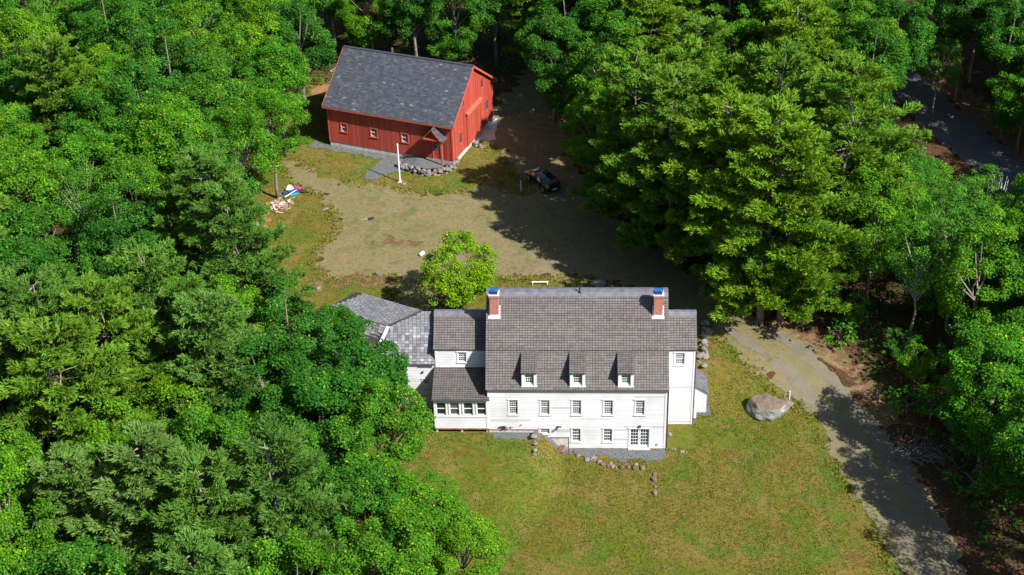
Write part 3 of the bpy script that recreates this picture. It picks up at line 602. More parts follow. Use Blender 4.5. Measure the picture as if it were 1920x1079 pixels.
# dormers
for (a, b) in dorm:
    m_ = MB(); y = .06; zb = 6.12; zt = 7.46; fr = Fr((0, y, 0), (1, 0, 0), (0, 1, 0)); wa, wb = a+.25, b-.22
    hole = (wa, wb, zb+.17, zt-.12)
    wall_sheet(m_, fr, a+.03, b-.03, zb, zt, [hole], reveal=.16)
    for x in (a+.03, b-.03): m_.add([(x, y, zb), (x, y, zt), (x, 1.85, 8.15)], [(0, 1, 2)], .6)
    dm = m_.build('dormer', 'siding_white', house)
    m_ = MB()
    for q in ((a-.0, wa-.0, zb+.02, zt-.02), (wb, b-.0, zb+.02, zt-.02)): fr.box(m_, q[0]+.005, q[1]-.005, -.12, -.0, q[2], q[3])
    fr.box(m_, wa, wb, -.07, .0, hole[3], zt-.02); fr.box(m_, a-.02, b+.02, -.16, .0, zb-.05, zb+.012); m_.build('dormer_trim', 'white_paint', dm)
    m_ = MB(); vv = .1; c0, c1 = hole[2], hole[3]; f = .05
    for q in ((wa, wa+f, c0, c1), (wb-f, wb, c0, c1), (wa+f, wb-f, c0, c0+f), (wa+f, wb-f, c1-f, c1), (wa+f, wb-f, (c0+c1)/2-.02, (c0+c1)/2+.02)): fr.box(m_, q[0], q[1], vv-.03, vv+.01, q[2], q[3])
    for k in (1, 2, 3): x = wa+f+(wb-wa-2*f)*k/4; fr.box(m_, x-.012, x+.012, vv-.024, vv+.003, c0+f, c1-f)
    for z in ((c0+f)*.5+(c0+c1)/4, (c1-f)*.5+(c0+c1)/4): fr.box(m_, wa+f, wb-f, vv-.022, vv+.002, z-.011, z+.011)
    m_.build('sash', 'white_paint', dm)
    g = MB(); fr.quad(g, [(wa+f, vv+.002, c0+f), (wb-f, vv+.002, c0+f), (wb-f, vv+.002, c1-f), (wa+f, vv+.002, c1-f)]); g.build('pane', 'glass', dm)
    m_ = MB(); m_.prism([(a-.05, -.16, 7.42), (a-.05, 1.84, 8.17), (a-.05, 1.84, 8.10), (a-.05, -.16, 7.35)], (0, 0, 0), (b-a+.10, 0, 0)); m_.build('dormer_roof', 'roof_under', dm)
    S = Vector((0, 2.0, .75)); m_ = MB(); tiles(m_, (a-.05, -.16, 7.425), (1, 0, 0), S, b-a+.1, S.length, .2165, .2); m_.build('roof_tiles', 'roof_tile', dm, kind='stuff')
# chimneys
for k, (a, b) in enumerate(chx):
    m_ = MB(); y0, y1 = 3.70, 4.34; m_.box(a, b, y0, y1, 9.6, 11.74); m_.box(a-.045, b+.045, y0-.045, y1+.045, 11.74, 11.92)
    ch = m_.build('chimney', 'brick', house)
    m_ = MB(); m_.box(a-.07, b+.07, y0-.07, y1+.07, 11.92, 11.99); m_.build('chimney_slab', 'concrete', ch)
    m_ = MB(); m_.box(a+.08, b-.08, y0+.08, y1-.08, 11.99, 12.08)
    for sx in (a+.1, b-.14):
        for sy in (y0+.1, y1-.14): m_.box(sx, sx+.04, sy, sy+.04, 12.08, 12.30)
    m_.box(a+.10, b-.10, y0+.1, y1-.1, 12.06, 12.2); m_.prism([(a+.02, y0+.02, 12.30), (a+.02, (y0+y1)/2, 12.42), (a+.02, y1-.02, 12.30), (a+.02, y1-.02, 12.27), (a+.02, y0+.02, 12.27)], (0, 0, 0), (b-a-.04, 0, 0))
    m_.build('chimney_cap', 'blue_metal', ch)
    m_ = MB(); zf = lambda yy: 8.2+(yy-1.78)*.93+.045
    for q in ((a-.14, b+.12, y0-.12, y0-.0),): m_.add([(q[0], q[2], zf(q[2])), (q[1], q[2], zf(q[2])), (q[1], q[3], zf(q[3])+.01), (q[0], q[3], zf(q[3])+.01), (q[0], q[2], zf(q[2])-.03), (q[1], q[2], zf(q[2])-.03)], [(0, 1, 2, 3), (4, 5, 1, 0)])
    for sgn, x in ((-1, a), (1, b)): m_.add([(x+sgn*.004, y0-.02, zf(y0)), (x+sgn*.004, y1, zf(y1)), (x+sgn*.004, y1, zf(y1)+.16), (x+sgn*.004, y0-.02, zf(y0)+.16), (x+sgn*.09, y0-.02, zf(y0)-.0), (x+sgn*.09, y1, zf(y1)-.0)], [(0, 1, 2, 3), (0, 4, 5, 1)])
    m_.box(a-.01, b+.01, y0-.012, y0-.002, zf(y0)-.02, zf(y0)+.14); m_.build('flashing', 'flashing', ch)
m_ = MB(); m_.tube([(-6.7, 5.2, 11.2), (-6.7, 5.2, 11.75)], .06, 8); m_.box(-6.83, -6.57, 5.07, 5.33, 11.24, 11.30); m_.build('vent_pipe', 'black_iron', house)

# side wings: same profile, set back from the front
DY, DZ = .9, -.66
WGP = [(y+DY, z+DZ) for y, z in [(2.0, 8.10), (4.05, 9.90), (4.33, 10.06), (4.6, 10.06), (4.88, 9.90), (6.93, 8.10)]]
def wing(x0, x1, tx0, tx1, wz0, holes, side, cb):
    fr = Fr((0, 2.1+DY, 0), (1, 0, 0), (0, 1, 0)); m_ = MB(); inner = [(y+DY, z+DZ) for y, z in [(2.1, 8.06), (4.05, 9.78), (4.88, 9.78), (6.83, 8.06)]]
    wall_sheet(m_, fr, x0, x1, wz0-.4, 8.12+DZ, holes); gable(m_, inner, x1 if side > 0 else x0, wz0-.4, side < 0)
    m_.add([(x0, 6.83+DY, 0), (x1, 6.83+DY, 0), (x1, 6.83+DY, 8.06+DZ), (x0, 6.83+DY, 8.06+DZ)], [(0, 1, 2, 3)], .6); m_.build('wing_wall', 'siding_white', house)
    m_ = MB(); clapboards(m_, fr, x0+(.13 if side < 0 else 0), x1-(.13 if side > 0 else 0), wz0, 7.95+DZ, [pad(h) for h in holes]); m_.build('clapboards', 'siding_white', house, kind='stuff')
    m_ = MB(); xx = (x1-.13, x1+.04) if side > 0 else (x0-.04, x0+.13); fr.box(m_, *xx, -.05, 0, wz0, 7.95+DZ); m_.build('corner_board', 'trim_paint', house)
    m_ = MB(); fr.box(m_, x0, x1, -.055, .0, 7.95+DZ, 8.08+DZ); m_.build('frieze_board', 'trim_paint', house)
    m_ = MB(); slab(m_, WGP, tx0, tx1, .1); m_.build('wing_roof', 'roof_under', house)
    S = Vector((0, 2.05, 1.8)); m_ = MB(); tiles(m_, (tx0, 2.0+DY, 8.105+DZ), (1, 0, 0), S, tx1-tx0, S.length, .2165, .195); tiles(m_, (tx1, 6.93+DY, 8.105+DZ), (-1, 0, 0), Vector((0, -2.05, 1.8)), tx1-tx0, S.length, .433, .39); m_.build('roof_tiles', 'roof_tile', house, kind='stuff')
    m_ = MB(); slab(m_, [(4.02+DY, 9.905+DZ), (4.33+DY, 10.095+DZ), (4.6+DY, 10.095+DZ), (4.91+DY, 9.905+DZ)], tx0-.01, tx1+.01, .025); m_.build('ridge_cap', 'ridge_metal', house)
    for h in holes: window(house, fr, *h, 4, 2 if side < 0 else 3)
wing(.0, 2.26, .14, 2.38, .12, [(.72, 1.44, 5.99, 7.08)], 1, True)
wing(-17.95, -13.8, -18.1, -13.94, 4.9, [(-16.18, -15.56, 6.18, 7.10)], -1, True)
m_ = MB(); Fr((0, 3.0, 0), (1, 0, 0), (0, 1, 0)).box(m_, .1, 2.3, -.05, 0, .05, .12); m_.build('base_board', 'reclaimed_wood', house)
m_ = MB(); m_.tube([(2.33, 2.94, 7.25), (2.33, 2.94, .2)], .035, 7); m_.build('downspout', 'dark_gutter', house)
# left wing lower storey side wall + glazed porch
m_ = MB(); m_.add([(-17.95, 3.0, 1.2), (-17.95, 3.0, 7.4), (-17.95, 7.7, 7.4), (-17.95, 7.7, 1.2)], [(0, 1, 2, 3)], .6)
pf = Fr((0, -.02, 0), (1, 0, 0), (0, 1, 0)); pw = [(-17.80, -17.07), (-16.76, -16.03), (-15.70, -14.97), (-14.66, -13.93)]
ph = [(a+.0, b-.0, 3.26, 4.50) for a, b in pw]
wall_sheet(m_, pf, -17.95, -13.82, 1.96, 4.85, ph)
m_.add([(-17.95, -.02, 1.96), (-17.95, -.02, 4.85), (-17.95, 3.0, 5.55), (-17.95, 3.0, 1.96)], [(0, 1, 2, 3)], .6)
m_.build('porch_wall', 'siding_white', house)
m_ = MB(); clapboards(m_, pf, -17.82, -13.95, 2.02, 3.17, []); m_.build('clapboards', 'siding_white', house, kind='stuff')
m_ = MB()
for q in ((-17.99, -17.83), (-13.95, -13.80)): pf.box(m_, *q, -.05, 0, 1.98, 4.8)
pf.box(m_, -17.83, -13.95, -.04, 0, 4.62, 4.8); m_.build('corner_board', 'trim_paint', house)
m_ = MB(); pf.box(m_, -17.99, -13.8, -.05, .0, 1.90, 2.0); m_.build('base_board', 'reclaimed_wood', house)
for x in (-17.85, -15.9, -13.9): m_ = MB(); m_.box(x-.08, x+.08, .05, .21, .6, 1.9); m_.build('porch_pier', 'concrete', house)
m_ = MB(); m_.box(-17.9, -13.85, .02, 3.0, 1.84, 1.96); m_.build('porch_floor', 'wood_brown', house)
for h in ph: window(house, pf, *h, 1, 1, tw=.09, head=0, sill=False)
m_ = MB(); pf.box(m_, -17.99, -13.8, -.09, .0, 3.17, 3.235); m_.build('porch_sill', 'white_paint', house)
m_ = MB(); slab(m_, [(-.28, 4.98), (3.0, 5.70), (3.01, 5.70)], -18.1, -13.66, .1); pr_ = m_.build('porch_roof', 'roof_under', house)
S = Vector((0, 3.28, .72)); m_ = MB(); tiles(m_, (-18.1, -.28, 4.985), (1, 0, 0), S, 4.44, S.length, .2165, .20); m_.build('roof_tiles', 'roof_tile', house, kind='stuff')
m_ = MB(); m_.tube([(-18.15, -.32, 4.93), (-13.62, -.32, 4.93)], .05, 8); m_.build('gutter', 'dark_gutter', house)
m_ = MB(); m_.box(-17.95, -13.8, 2.93, 2.995, 5.72, 5.79); m_.build('flashing', 'flashing', house)
# side entry with metal roof, right of the tall wing
m_ = MB(); m_.prism([(2.27, 4.3, -.1), (3.46, 4.3, -.1), (3.46, 4.3, 2.22), (2.27, 4.3, 2.98)], (0, 0, 0), (0, 2.4, 0), .6); se = m_.build('side_entry', 'siding_white', house)
m_ = MB(); m_.prism([(2.27, 4.2, 3.06), (3.60, 4.2, 2.21), (3.60, 4.2, 2.15), (2.27, 4.2, 2.99)], (0, 0, 0), (0, 2.6, 0)); m_.build('side_entry_roof', 'ridge_metal', se)
m_ = MB()
for k in range(8): m_.bar((2.3, 4.24+k*.36, 3.065), (3.60, 4.24+k*.36, 2.235), .03, .04)
m_.build('standing_seam', 'ridge_metal', se)
m_ = MB(); m_.box(2.28, 2.62, 3.5, 3.75, .25, 1.05); m_.build('utility_box', 'trim_paint', house, bevel=.02)
# fixtures on the front wall
m_ = MB(); WF.box(m_, -8.45, -8.30, -.12, -.03, 2.12, 2.24); m_.tube([(-8.38, -.1, 2.2), (-8.50, -.28, 2.05)], [.03, .075], 8); m_.tube([(-8.33, -.1, 2.22), (-8.18, -.26, 2.3)], [.03, .075], 8); m_.build('floodlight', 'black_iron', house)
m_ = MB(); WF.box(m_, -2.12, -1.94, -.16, -.03, 2.20, 2.34); m_.build('wall_lamp', 'black_iron', house, bevel=.01)
m_ = MB(); m_.tube([(-12.95, -.06, 2.0), (-12.95, -.14, 2.22), (-12.55, -.14, 2.26), (-12.35, -.12, 2.15), (-12.35, -.12, 1.9)], .035, 6); m_.box(-12.72, -12.5, -.17, -.04, 2.0, 2.2); m_.tube([(-12.2, -.05, 2.05), (-12.05, -.12, 2.2), (-11.9, -.12, 2.12)], .03, 6); m_.build('pipe', 'black_iron', house)
m_ = MB(); m_.tube([(-11.35, -.06, 2.25), (-11.2, -.10, 2.42)], .03, 6); m_.build('spigot', 'black_iron', house)
m_ = MB(); m_.box(-.72, -.60, -.09, -.035, .38, .52); m_.build('outlet_cover', 'steel', house, bevel=.01)

# connector and angled garage, weathered tiles
YC = 3.06
cf = Fr((0, YC, 0), (1, 0, 0), (0, 1, 0)); m_ = MB(); hw = (-19.06, -18.56, 3.98, 4.42)
wall_sheet(m_, cf, -22.4, -17.96, 1.0, 6.06, [hw]); m_.build('connector_wall', 'siding_white', house)
m_ = MB(); clapboards(m_, cf, -22.4, -17.97, 1.6, 5.98, [pad(hw)]); m_.build('clapboards', 'siding_white', house, kind='stuff')
window(house, cf, *hw, 3, 1)
m_ = MB(); cf.box(m_, -19.1, -18.97, -.14, -.03, 5.1, 5.25); m_.build('wall_lamp', 'black_iron', house, bevel=.01)
CP = [(2.77, 6.10), (4.75, 8.35), (5.75, 9.08), (6.75, 8.35), (8.7, 6.1)]
m_ = MB(); slab(m_, CP, -19.1, -17.97, .11)
vt, vf, ve = (-19.10, 5.75, 9.08), (-21.70, 4.75, 8.35), (-22.95, 2.77, 6.10)
m_.add([(-19.1, 2.77, 6.10), (-19.1, 4.75, 8.35), vf, ve], [(0, 1, 2, 3)]); m_.add([(-19.1, 4.75, 8.35), vt, vf], [(0, 1, 2)])
m_.build('connector_roof', 'roof_under', house)
wt = lambda i, j: R_.choice((.1, .3, .4, .5, .55, .65, .8, .95))
S = Vector((0, 1.98, 2.25)); LS = S.length; m_ = MB(); tiles(m_, (-23.4, 2.77, 6.11), (1, 0, 0), S, 23.4-17.97, LS, .30, .225, th=.035, row_gap=.1, tintf=wt, inside=lambda u, s: u-23.4 > -22.95+1.25*s/LS+.12)
m_.build('roof_tiles', 'weathered_tile', house, kind='stuff')
S2 = Vector((0, 1.0, .73)); LS2 = S2.length; m_ = MB(); tiles(m_, (-22, 4.75, 8.365), (1, 0, 0), S2, 22-17.97, LS2, .3, .13, th=.018, tintf=lambda i, j: R_.uniform(.3, .75), inside=lambda u, s: u-22 > -21.7+2.6*s/LS2+.1); m_.build('roof_tiles', 'weathered_tile', house, kind='stuff')
# garage, turned 26 degrees
GA = math.radians(-25.91); gt = Vector((math.cos(GA), math.sin(GA), 0)); gn = Vector((gt.y, -gt.x, 0))   # gn points to the viewer's left-front
A = Vector((-24.0, 8.22, 9.1))
def gp(s, d, z): v = A+gt*s+gn*d; return Vector((v.x, v.y, z))
RL = 5.51; zr, zf2, ze2 = 9.1, 8.35, 6.1; df2, de2 = 2.11, 3.75; hx = 2.2; vx = 1.93; vy = 3.2
pts = {'r0': gp(0, 0, zr), 'r1': gp(RL, 0, zr), 'f0': gp(-hx, df2, zf2), 'f1': gp(RL-vx, df2, zf2), 'e0': gp(-hx-1.6, de2, ze2), 'e1': gp(RL-2.55, de2+.15, ze2),
       'bf0': gp(-1.5, -1.0, 8.2), 'bf1': gp(RL+.4, -1.0, 8.2), 'be0': gp(-2.6, -2.3, ze2), 'be1': gp(RL+.6, -2.3, ze2)}
K = list(pts); P = [pts[k] for k in K]; ix = {k: i for i, k in enumerate(K)}
fc = [('f0', 'f1', 'r1', 'r0'), ('e0', 'e1', 'f1', 'f0'), ('bf0', 'f0', 'r0'), ('be0', 'e0', 'f0', 'bf0'), ('r0', 'r1', 'bf1', 'bf0'), ('bf0', 'bf1', 'be1', 'be0')]
m_ = MB(); m_.add(P, [tuple(ix[k] for k in f) for f in fc]); m_.build('garage_roof', 'roof_under', house)
m_ = MB(); S3 = (gp(0, 0, zr)-gp(0, df2, zf2)); L3 = S3.length
tiles(m_, gp(-hx, df2, zf2)+Vector((0, 0, .012)), gt, S3, RL+hx, L3, .3, .125, th=.018, tintf=lambda i, j: R_.uniform(.3, .8), inside=lambda u, s: u > hx*s/L3 and u < (RL-vx+hx)+vx*s/L3)
S4 = gp(0, df2, zf2)-gp(0, de2, ze2); L4 = S4.length
tiles(m_, gp(-hx-1.6, de2, ze2)+Vector((0, 0, .012)), gt, S4, RL+hx+1.6, L4, .3, .225, th=.035, row_gap=.1, tintf=wt, inside=lambda u, s: u > 1.6*s/L4 and u < (RL-2.55+hx+1.6)+.62*s/L4-.15)
m_.build('roof_tiles', 'weathered_tile', house, kind='stuff')
m_ = MB(); m_.bar(gp(RL, 0, zr+.05), Vector(vf)+Vector((0, 0, .06)), .16, .05); m_.build('valley', 'dark_gutter', house)
m_ = MB(); m_.bar(Vector(vf)+Vector((-.02, -.05, .03)), Vector(ve)+Vector((-.1, 0, .05)), .30, .04); m_.build('valley', 'flashing', house)
m_ = MB(); m_.bar(gp(-hx, df2+.02, zf2+.0), gp(RL-vx, df2+.02, zf2+.0), .05, .08); m_.build('fold_trim', 'dark_gutter', house)
m_ = MB(); q = [gp(-3.5, de2-.25, 0), gp(RL-2.9, de2-.25, 0), gp(RL+.3, -2.1, 0), gp(-2.5, -2.1, 0)]
n_ = len(q); m_.add([(v.x, v.y, .6) for v in q]+[(v.x, v.y, 6.1) for v in q], [(0, 1, 5, 4), (1, 2, 6, 5), (2, 3, 7, 6), (3, 0, 4, 7)], .6); m_.build('garage_wall', 'siding_white', house)

# ------------------------------------------------------------------ the red barn
BY = -.3393
barn = empty('barn', (-19.153, 41.964, 1.5), BY, label='red barn with vertical boards and a dark shingled gable roof beyond the gravel yard', cat='barn')
E0 = 6.27-1.5; RZ = 10.357-1.5; ZB = 2.104-1.5; LB, DB, OH, RG = 14.524, 5.708, .383, .316
bf = Fr((0, OH, 0), (1, 0, 0), (0, 1, 0)); bg_ = Fr((-RG, 0, 0), (0, 1, 0), (-1, 0, 0))
pit = (RZ-E0)/DB
wz = E0+OH*pit-.1
def topz(y): return (E0+y*pit if y < DB else E0+(2*DB-y)*pit)-.12
bwin = [(-12.75, -12.1, 1.95, 2.87), (-9.38, -8.68, 1.95, 2.87), (-5.92, -5.22, 1.95, 2.90)]
xl, xr_ = -LB+RG, -RG; yb = 2*DB-OH
bdoor = (-2.45, -1.55, ZB, 2.62)
holes = bwin+[bdoor]
m_ = MB(); wall_sheet(m_, bf, xl, xr_, ZB, wz, holes)
# gable end with openings
gw = [(2.05, 2.6, 1.75, 2.95), (3.05, 3.5, 5.35, 6.15), (7.95, 8.5, 5.2, 6.3), (8.95, 9.7, 2.05, 3.3)]
def inh(u, w): return any(h[0] < u < h[1] and h[2] < w < h[3] for h in gw)
# vertical boards, each a thin plank, on both visible walls and the far gable
def vboards(mb, fr, u0, u1, w0, topf, holes, bw=.26, v=-.022):
    n = round((u1-u0)/bw); bw = (u1-u0)/n
    for i in range(n):
        a = u0+i*bw; b = a+bw; t = min(1, max(0, .5+R_.uniform(-.4, .4)))
        vv = v+R_.uniform(-.004, .004)
        for p, q in spans(w0, 99, [(h[2], h[3]) for h in holes if h[0] < b-.02 and h[1] > a+.02]):
            ta, tb = min(q, topf(a+.008)), min(q, topf(b-.008))
            if ta <= p+.01 and tb <= p+.01: continue
            a2, b2 = a+.008, b-.008
            mb.add([fr.p(a2, vv, p), fr.p(b2, vv, p), fr.p(b2, vv, max(p, tb)), fr.p(a2, vv, max(p, ta)), fr.p(a2, 0, p), fr.p(b2, 0, p), fr.p(b2, 0, max(p, tb)), fr.p(a2, 0, max(p, ta))],
                   [(0, 1, 2, 3), (0, 3, 7, 4), (1, 5, 6, 2)], t)
m_.build('wall', 'barn_red', barn)
m_ = MB()
us = sorted({OH, DB, yb, *[h[0] for h in gw], *[h[1] for h in gw]})
for a, b in zip(us, us[1:]):
    cuts = [(h[2], h[3]) for h in gw if h[0] < (a+b)/2 < h[1]]
    sp_ = spans(ZB, 50, cuts)
    for p, q in sp_:
        if q > 40: bg_.quad(m_, [(a, 0, p), (b, 0, p), (b, 0, topz(b)), (a, 0, topz(a))])
        else: bg_.quad(m_, [(a, 0, p), (b, 0, p), (b, 0, q), (a, 0, q)])
for h in gw: 
    a, b, c, d = h; r = .12
    bg_.quad(m_, [(a, 0, c), (a, 0, d), (a, r, d), (a, r, c)]); bg_.quad(m_, [(b, 0, c), (b, r, c), (b, r, d), (b, 0, d)]); bg_.quad(m_, [(a, 0, d), (b, 0, d), (b, r, d), (a, r, d)]); bg_.quad(m_, [(a, 0, c), (a, r, c), (b, r, c), (b, 0, c)])
m_.add([(xl, OH, ZB), (xl, yb, ZB), (xl, yb, topz(yb)), (xl, DB, topz(DB)), (xl, OH, topz(OH))], [(0, 1, 2, 3, 4)][::-1]); m_.add([(xl, yb, ZB), (xr_, yb, ZB), (xr_, yb, topz(yb)), (xl, yb, topz(yb))], [(0, 1, 2, 3)])
m_.build('gable_wall', 'barn_red', barn)
def padb(h, p=.09): return (h[0]-p, h[1]+p, h[2]-p, h[3]+p)
SD = (3.95, 7.6, ZB, 3.72)      # sliding door
m_ = MB(); vboards(m_, bf, xl+.14, xr_-.13, ZB-.02, lambda u: wz-.02, [padb(h) for h in holes]); m_.build('siding_boards', 'barn_red', barn, kind='stuff')
m_ = MB(); vboards(m_, bg_, OH+.12, yb-.12, ZB-.02, lambda u: topz(u)-.02, [padb(h) for h in gw]+[SD]); m_.build('siding_boards', 'barn_red', barn, kind='stuff')
for (fr, a, b, z1) in ((bf, xl-.02, xl+.13, wz), (bf, xr_-.12, xr_+.03, wz), (bg_, OH-.03, OH+.12, wz-.05), (bg_, yb-.12, yb+.02, wz-.05)):
    m_ = MB(); fr.box(m_, a, b, -.05, -.002, ZB-.03, z1-.03); m_.build('corner_board', 'red_trim', barn)
m_ = MB(); m_.box(xl+.03, xr_-.03, OH+.03, yb-.03, -.5, ZB); m_.box(-1.25-.0, xr_-.02, OH-.12, OH+.03, -.5, ZB-.05); m_.build('foundation', 'concrete', barn)
for h in bwin: window(barn, bf, *h, 2, 1, trim='red_trim', tw=.09, head=0)
# louvre-like gable openings and windows
for k, h in enumerate(gw):
    f = MB(); a, b, c, d = h
    for q in ((a-.07, a, c-.07, d+.07), (b, b+.07, c-.07, d+.07), (a, b, d, d+.07), (a, b, c-.07, c)): bg_.box(f, *q[:2], -.05, -.0, *q[2:])
    wn = f.build('window', 'red_trim', barn)
    f = MB(); n = 4
    for i in range(n+1): z = c+(d-c)*i/n; bg_.box(f, a, b, .03, .07, max(c, z-.014), min(d, z+.014)); f.build('sash', 'trim_paint', wn)
    f = MB(); bg_.quad(f, [(a, .072, c), (b, .072, c), (b, .072, d), (a, .072, d)]); f.build('pane', 'glass', wn)
# sliding door with its track
m_ = MB(); vboards(m_, Fr((-RG+.05, 0, 0), (0, 1, 0), (-1, 0, 0)), SD[0], SD[1], SD[2]-.1, lambda u: SD[3], [], bw=.24); 
bg_.box(m_, SD[0], SD[1], -.05, -.0, SD[2]-.1, SD[3]-.01); 
for q in ((SD[0], SD[0]+.12, SD[2]-.1, SD[3]), (SD[1]-.12, SD[1], SD[2]-.1, SD[3]), (SD[0], SD[1], SD[3]-.14, SD[3])): bg_.box(m_, q[0], q[1], -.10, -.078, q[2], q[3])
m_.build('sliding_door', 'barn_red', barn)
m_ = MB(); bg_.box(m_, 3.85, 7.65, -.20, -.03, 4.12, 4.20); bg_.box(m_, 3.85, 7.65, -.20, -.16, 3.95, 4.13); m_.build('door_track', 'wood_brown', barn)
m_ = MB(); m_.prism([bg_.p(3.8, -.02, 4.42), bg_.p(3.8, -.32, 4.27), bg_.p(3.8, -.32, 4.23), bg_.p(3.8, -.02, 4.36)], (0, 0, 0), (0, 3.9, 0)); m_.build('track_hood', 'red_trim', barn)
# roof
m_ = MB(); slab(m_, [(-.06, E0-.06*pit), (DB, RZ), (2*DB+.06, E0-.06*pit)], -LB, 0, .16); m_.build('roof', 'roof_under', barn)
def sh_t(i, j): return min(1, max(0, R_.gauss(.45, .15)+(.3 if R_.random() < .05 else 0)))
S = Vector((0, DB, RZ-E0)); m_ = MB(); tiles(m_, (-LB-.04, -.09, E0+.002-.09*pit), (1, 0, 0), S, LB+.08, S.length+.11, .33, .165, th=.016, gap=.012, row_gap=.02, stag=True, tintf=sh_t)
m_.build('shingles', 'slate_shingle', barn, kind='stuff')
m_ = MB(); tiles(m_, (.04, 2*DB+.03, E0+.002), (-1, 0, 0), Vector((0, -DB, RZ-E0)), LB+.08, S.length+.02, .66, .33, th=.018, stag=True, tintf=sh_t); m_.build('shingles', 'slate_shingle', barn, kind='stuff')
m_ = MB(); m_.bar((-LB-.04, DB-.07, RZ+.01), (.04, DB-.07, RZ+.01), .16, .03); m_.bar((-LB-.04, DB+.07, RZ+.01), (.04, DB+.07, RZ+.01), .16, .03); m_.build('ridge_cap', 'slate_shingle', barn)
for (a, b, s) in (((.02, 0, E0-.1), (.02, DB, RZ-.1), 1), ((.02, 2*DB, E0-.1), (.02, DB, RZ-.1), 1), ((-LB-.02, 0, E0-.1), (-LB-.02, DB, RZ-.1), 1), ((-LB-.02, 2*DB, E0-.1), (-LB-.02, DB, RZ-.1), 1)):
    m_ = MB(); m_.bar(a, b, .035, .20); m_.build('rake_board', 'red_trim', barn)
m_ = MB(); m_.box(-LB, 0, -.09, -.062, E0-.24, E0-.05); m_.build('fascia', 'red_trim', barn)
# entry hood on posts
m_ = MB(); yf, yk = OH-1.08, OH-.02; cx, zr_, zl, hwid = -2.1, 4.50, 3.22, 1.2
hood = None
for sg in (-1, 1):
    m_.prism([(cx, yf, zr_), (cx+sg*hwid, yf, zl), (cx+sg*hwid, yf, zl-.09), (cx, yf, zr_-.11)][::sg], (0, 0, 0), (0, yk-yf, 0))
hood = m_.build('entry_hood', 'red_trim', barn)
m_ = MB()
for sg in (-1, 1):
    S = Vector((-sg*hwid, 0, zr_-zl)); tiles(m_, (cx+sg*(hwid+.05), yf-.05 if sg > 0 else yk, zl-.03), (0, 1 if sg > 0 else -1, 0), S, yk-yf+.05, S.length+.05, .33, .16, th=.014, gap=.008, row_gap=.0, stag=True, tintf=sh_t)
m_.build('shingles', 'slate_shingle', hood, kind='stuff')
m_ = MB(); m_.bar((cx-.9, yf+.06, 3.30), (cx+.9, yf+.06, 3.30), .12, .15); m_.build('tie_beam', 'red_trim', hood)
for sg in (-1, 1):
    m_ = MB(); m_.bar((cx+sg*1.0, yf-.01, zl+.08), (cx+sg*.1, yf-.01, zr_-.14), .05, .16, up=(0, -1, 0)); m_.build('hood_rake', 'red_trim', hood)
m_ = MB(); m_.box(-1.20, -1.05, yf+.03, yf+.18, ZB-.1, 3.25); m_.build('post', 'red_trim', hood)
m_ = MB(); m_.bar((cx-1.0, yf+.1, 3.2), (cx-1.0, yk, 2.35), .11, .11); m_.build('bracket', 'red_trim', hood)
# entry door
m_ = MB(); a, b, c, d = bdoor; bf.box(m_, a, b, .06, .10, c, d); dr_ = m_.build('door', 'barn_red', barn)
m_ = MB(); bf.quad(m_, [(a+.13, .055, c+.95), (b-.13, .055, c+.95), (b-.13, .055, d-.18), (a+.13, .055, d-.18)]); m_.build('pane', 'glass', dr_)
m_ = MB(); m_.tube([bf.p(b-.1, .06, c+.9), bf.p(b-.1, .0, c+.9)], .025, 6); m_.build('handle', 'brass', dr_)
m_ = MB()
for q in ((a-.1, a, c, d+.1), (b, b+.1, c, d+.1), (a, b, d, d+.1)): bf.box(m_, q[0], q[1], -.05, 0, q[2], q[3])
m_.build('door_frame', 'red_trim', barn)
m_ = MB(); bf.box(m_, a-.35, b+.3, -.75, -.02, ZB-.32, ZB-.1); m_.build('door_step', 'concrete', barn, bevel=.02)
m_ = MB(); m_.box(-9.2, -9.05, DB+.2, DB+.35, RZ-.1, RZ+.45); m_.build('vent_pipe', 'steel', barn)
# stone retaining wall in front of the barn entry
TP = [(-24.6, 43.2), (-24.2, 42.2), (-22.9, 41.4), (-21.5, 41.1), (-20.4, 41.4), (-19.75, 42.1), (-19.5, 43.0), (-19.6, 43.9), (-22.6, 44.9), (-24.2, 44.4)]
sheet('gravel_terrace', TP, 'blue_gravel', 0, step=.2, rag=.1, zf=lambda X, Y: 1.5+.62*np.clip((X+25.2)/2.2, 0, 1))
stone_row('stone_wall', [(-24.9, 42.3), (-24.0, 41.75), (-22.9, 41.05), (-21.5, 40.7), (-20.3, 41.0), (-19.5, 41.75), (-19.15, 42.7), (-19.1, 43.4)], 'low curved wall of rough grey stones below the barn entry', .30, layers=4, rust=.12, spread=.12, zrise=.17)
stone_row('stone_wall', [(-18.6, 47.5), (-17.9, 47.3), (-17.2, 46.7), (-16.8, 46.3)], 'short run of rough stones holding the ramp at the barn sliding door', .30, layers=2, rust=.3)
stone_row('stone_wall', [(-7.8, -.4), (-6.8, -.93), (-5.9, -1.4), (-5.1, -1.76), (-4.1, -2.13), (-3.1, -2.25), (-2.1, -2.24), (-1.4, -2.75)], 'ragged row of brown stones edging the gravel under the french door', .24, rust=.7, layers=2, spread=.26, zrise=.06)
stone_row('stone_wall', [(-1.2, -2.8), (-.95, -3.4), (-1.0, -4.4), (-1.08, -5.3), (-1.12, -5.9)], 'short spur of rusty stones running from the gravel down into the lawn', .28, rust=.65, spread=.12)
stone_row('stone_wall', [(3.9, 15.2), (4.0, 13.8), (4.0, 12.4), (3.8, 11.2), (3.6, 10.1), (3.2, 8.9)], 'line of grey rocks on the bank beside the tall right wing', .30, layers=2, rust=.25, spread=.3)
stone_row('stone_edging', [(.2, -.1), (.7, -.2), (1.2, -.4), (1.7, -.65)], 'few pale flat stones in the grass at the right front corner of the house', .17, cat='stones', rust=.1)
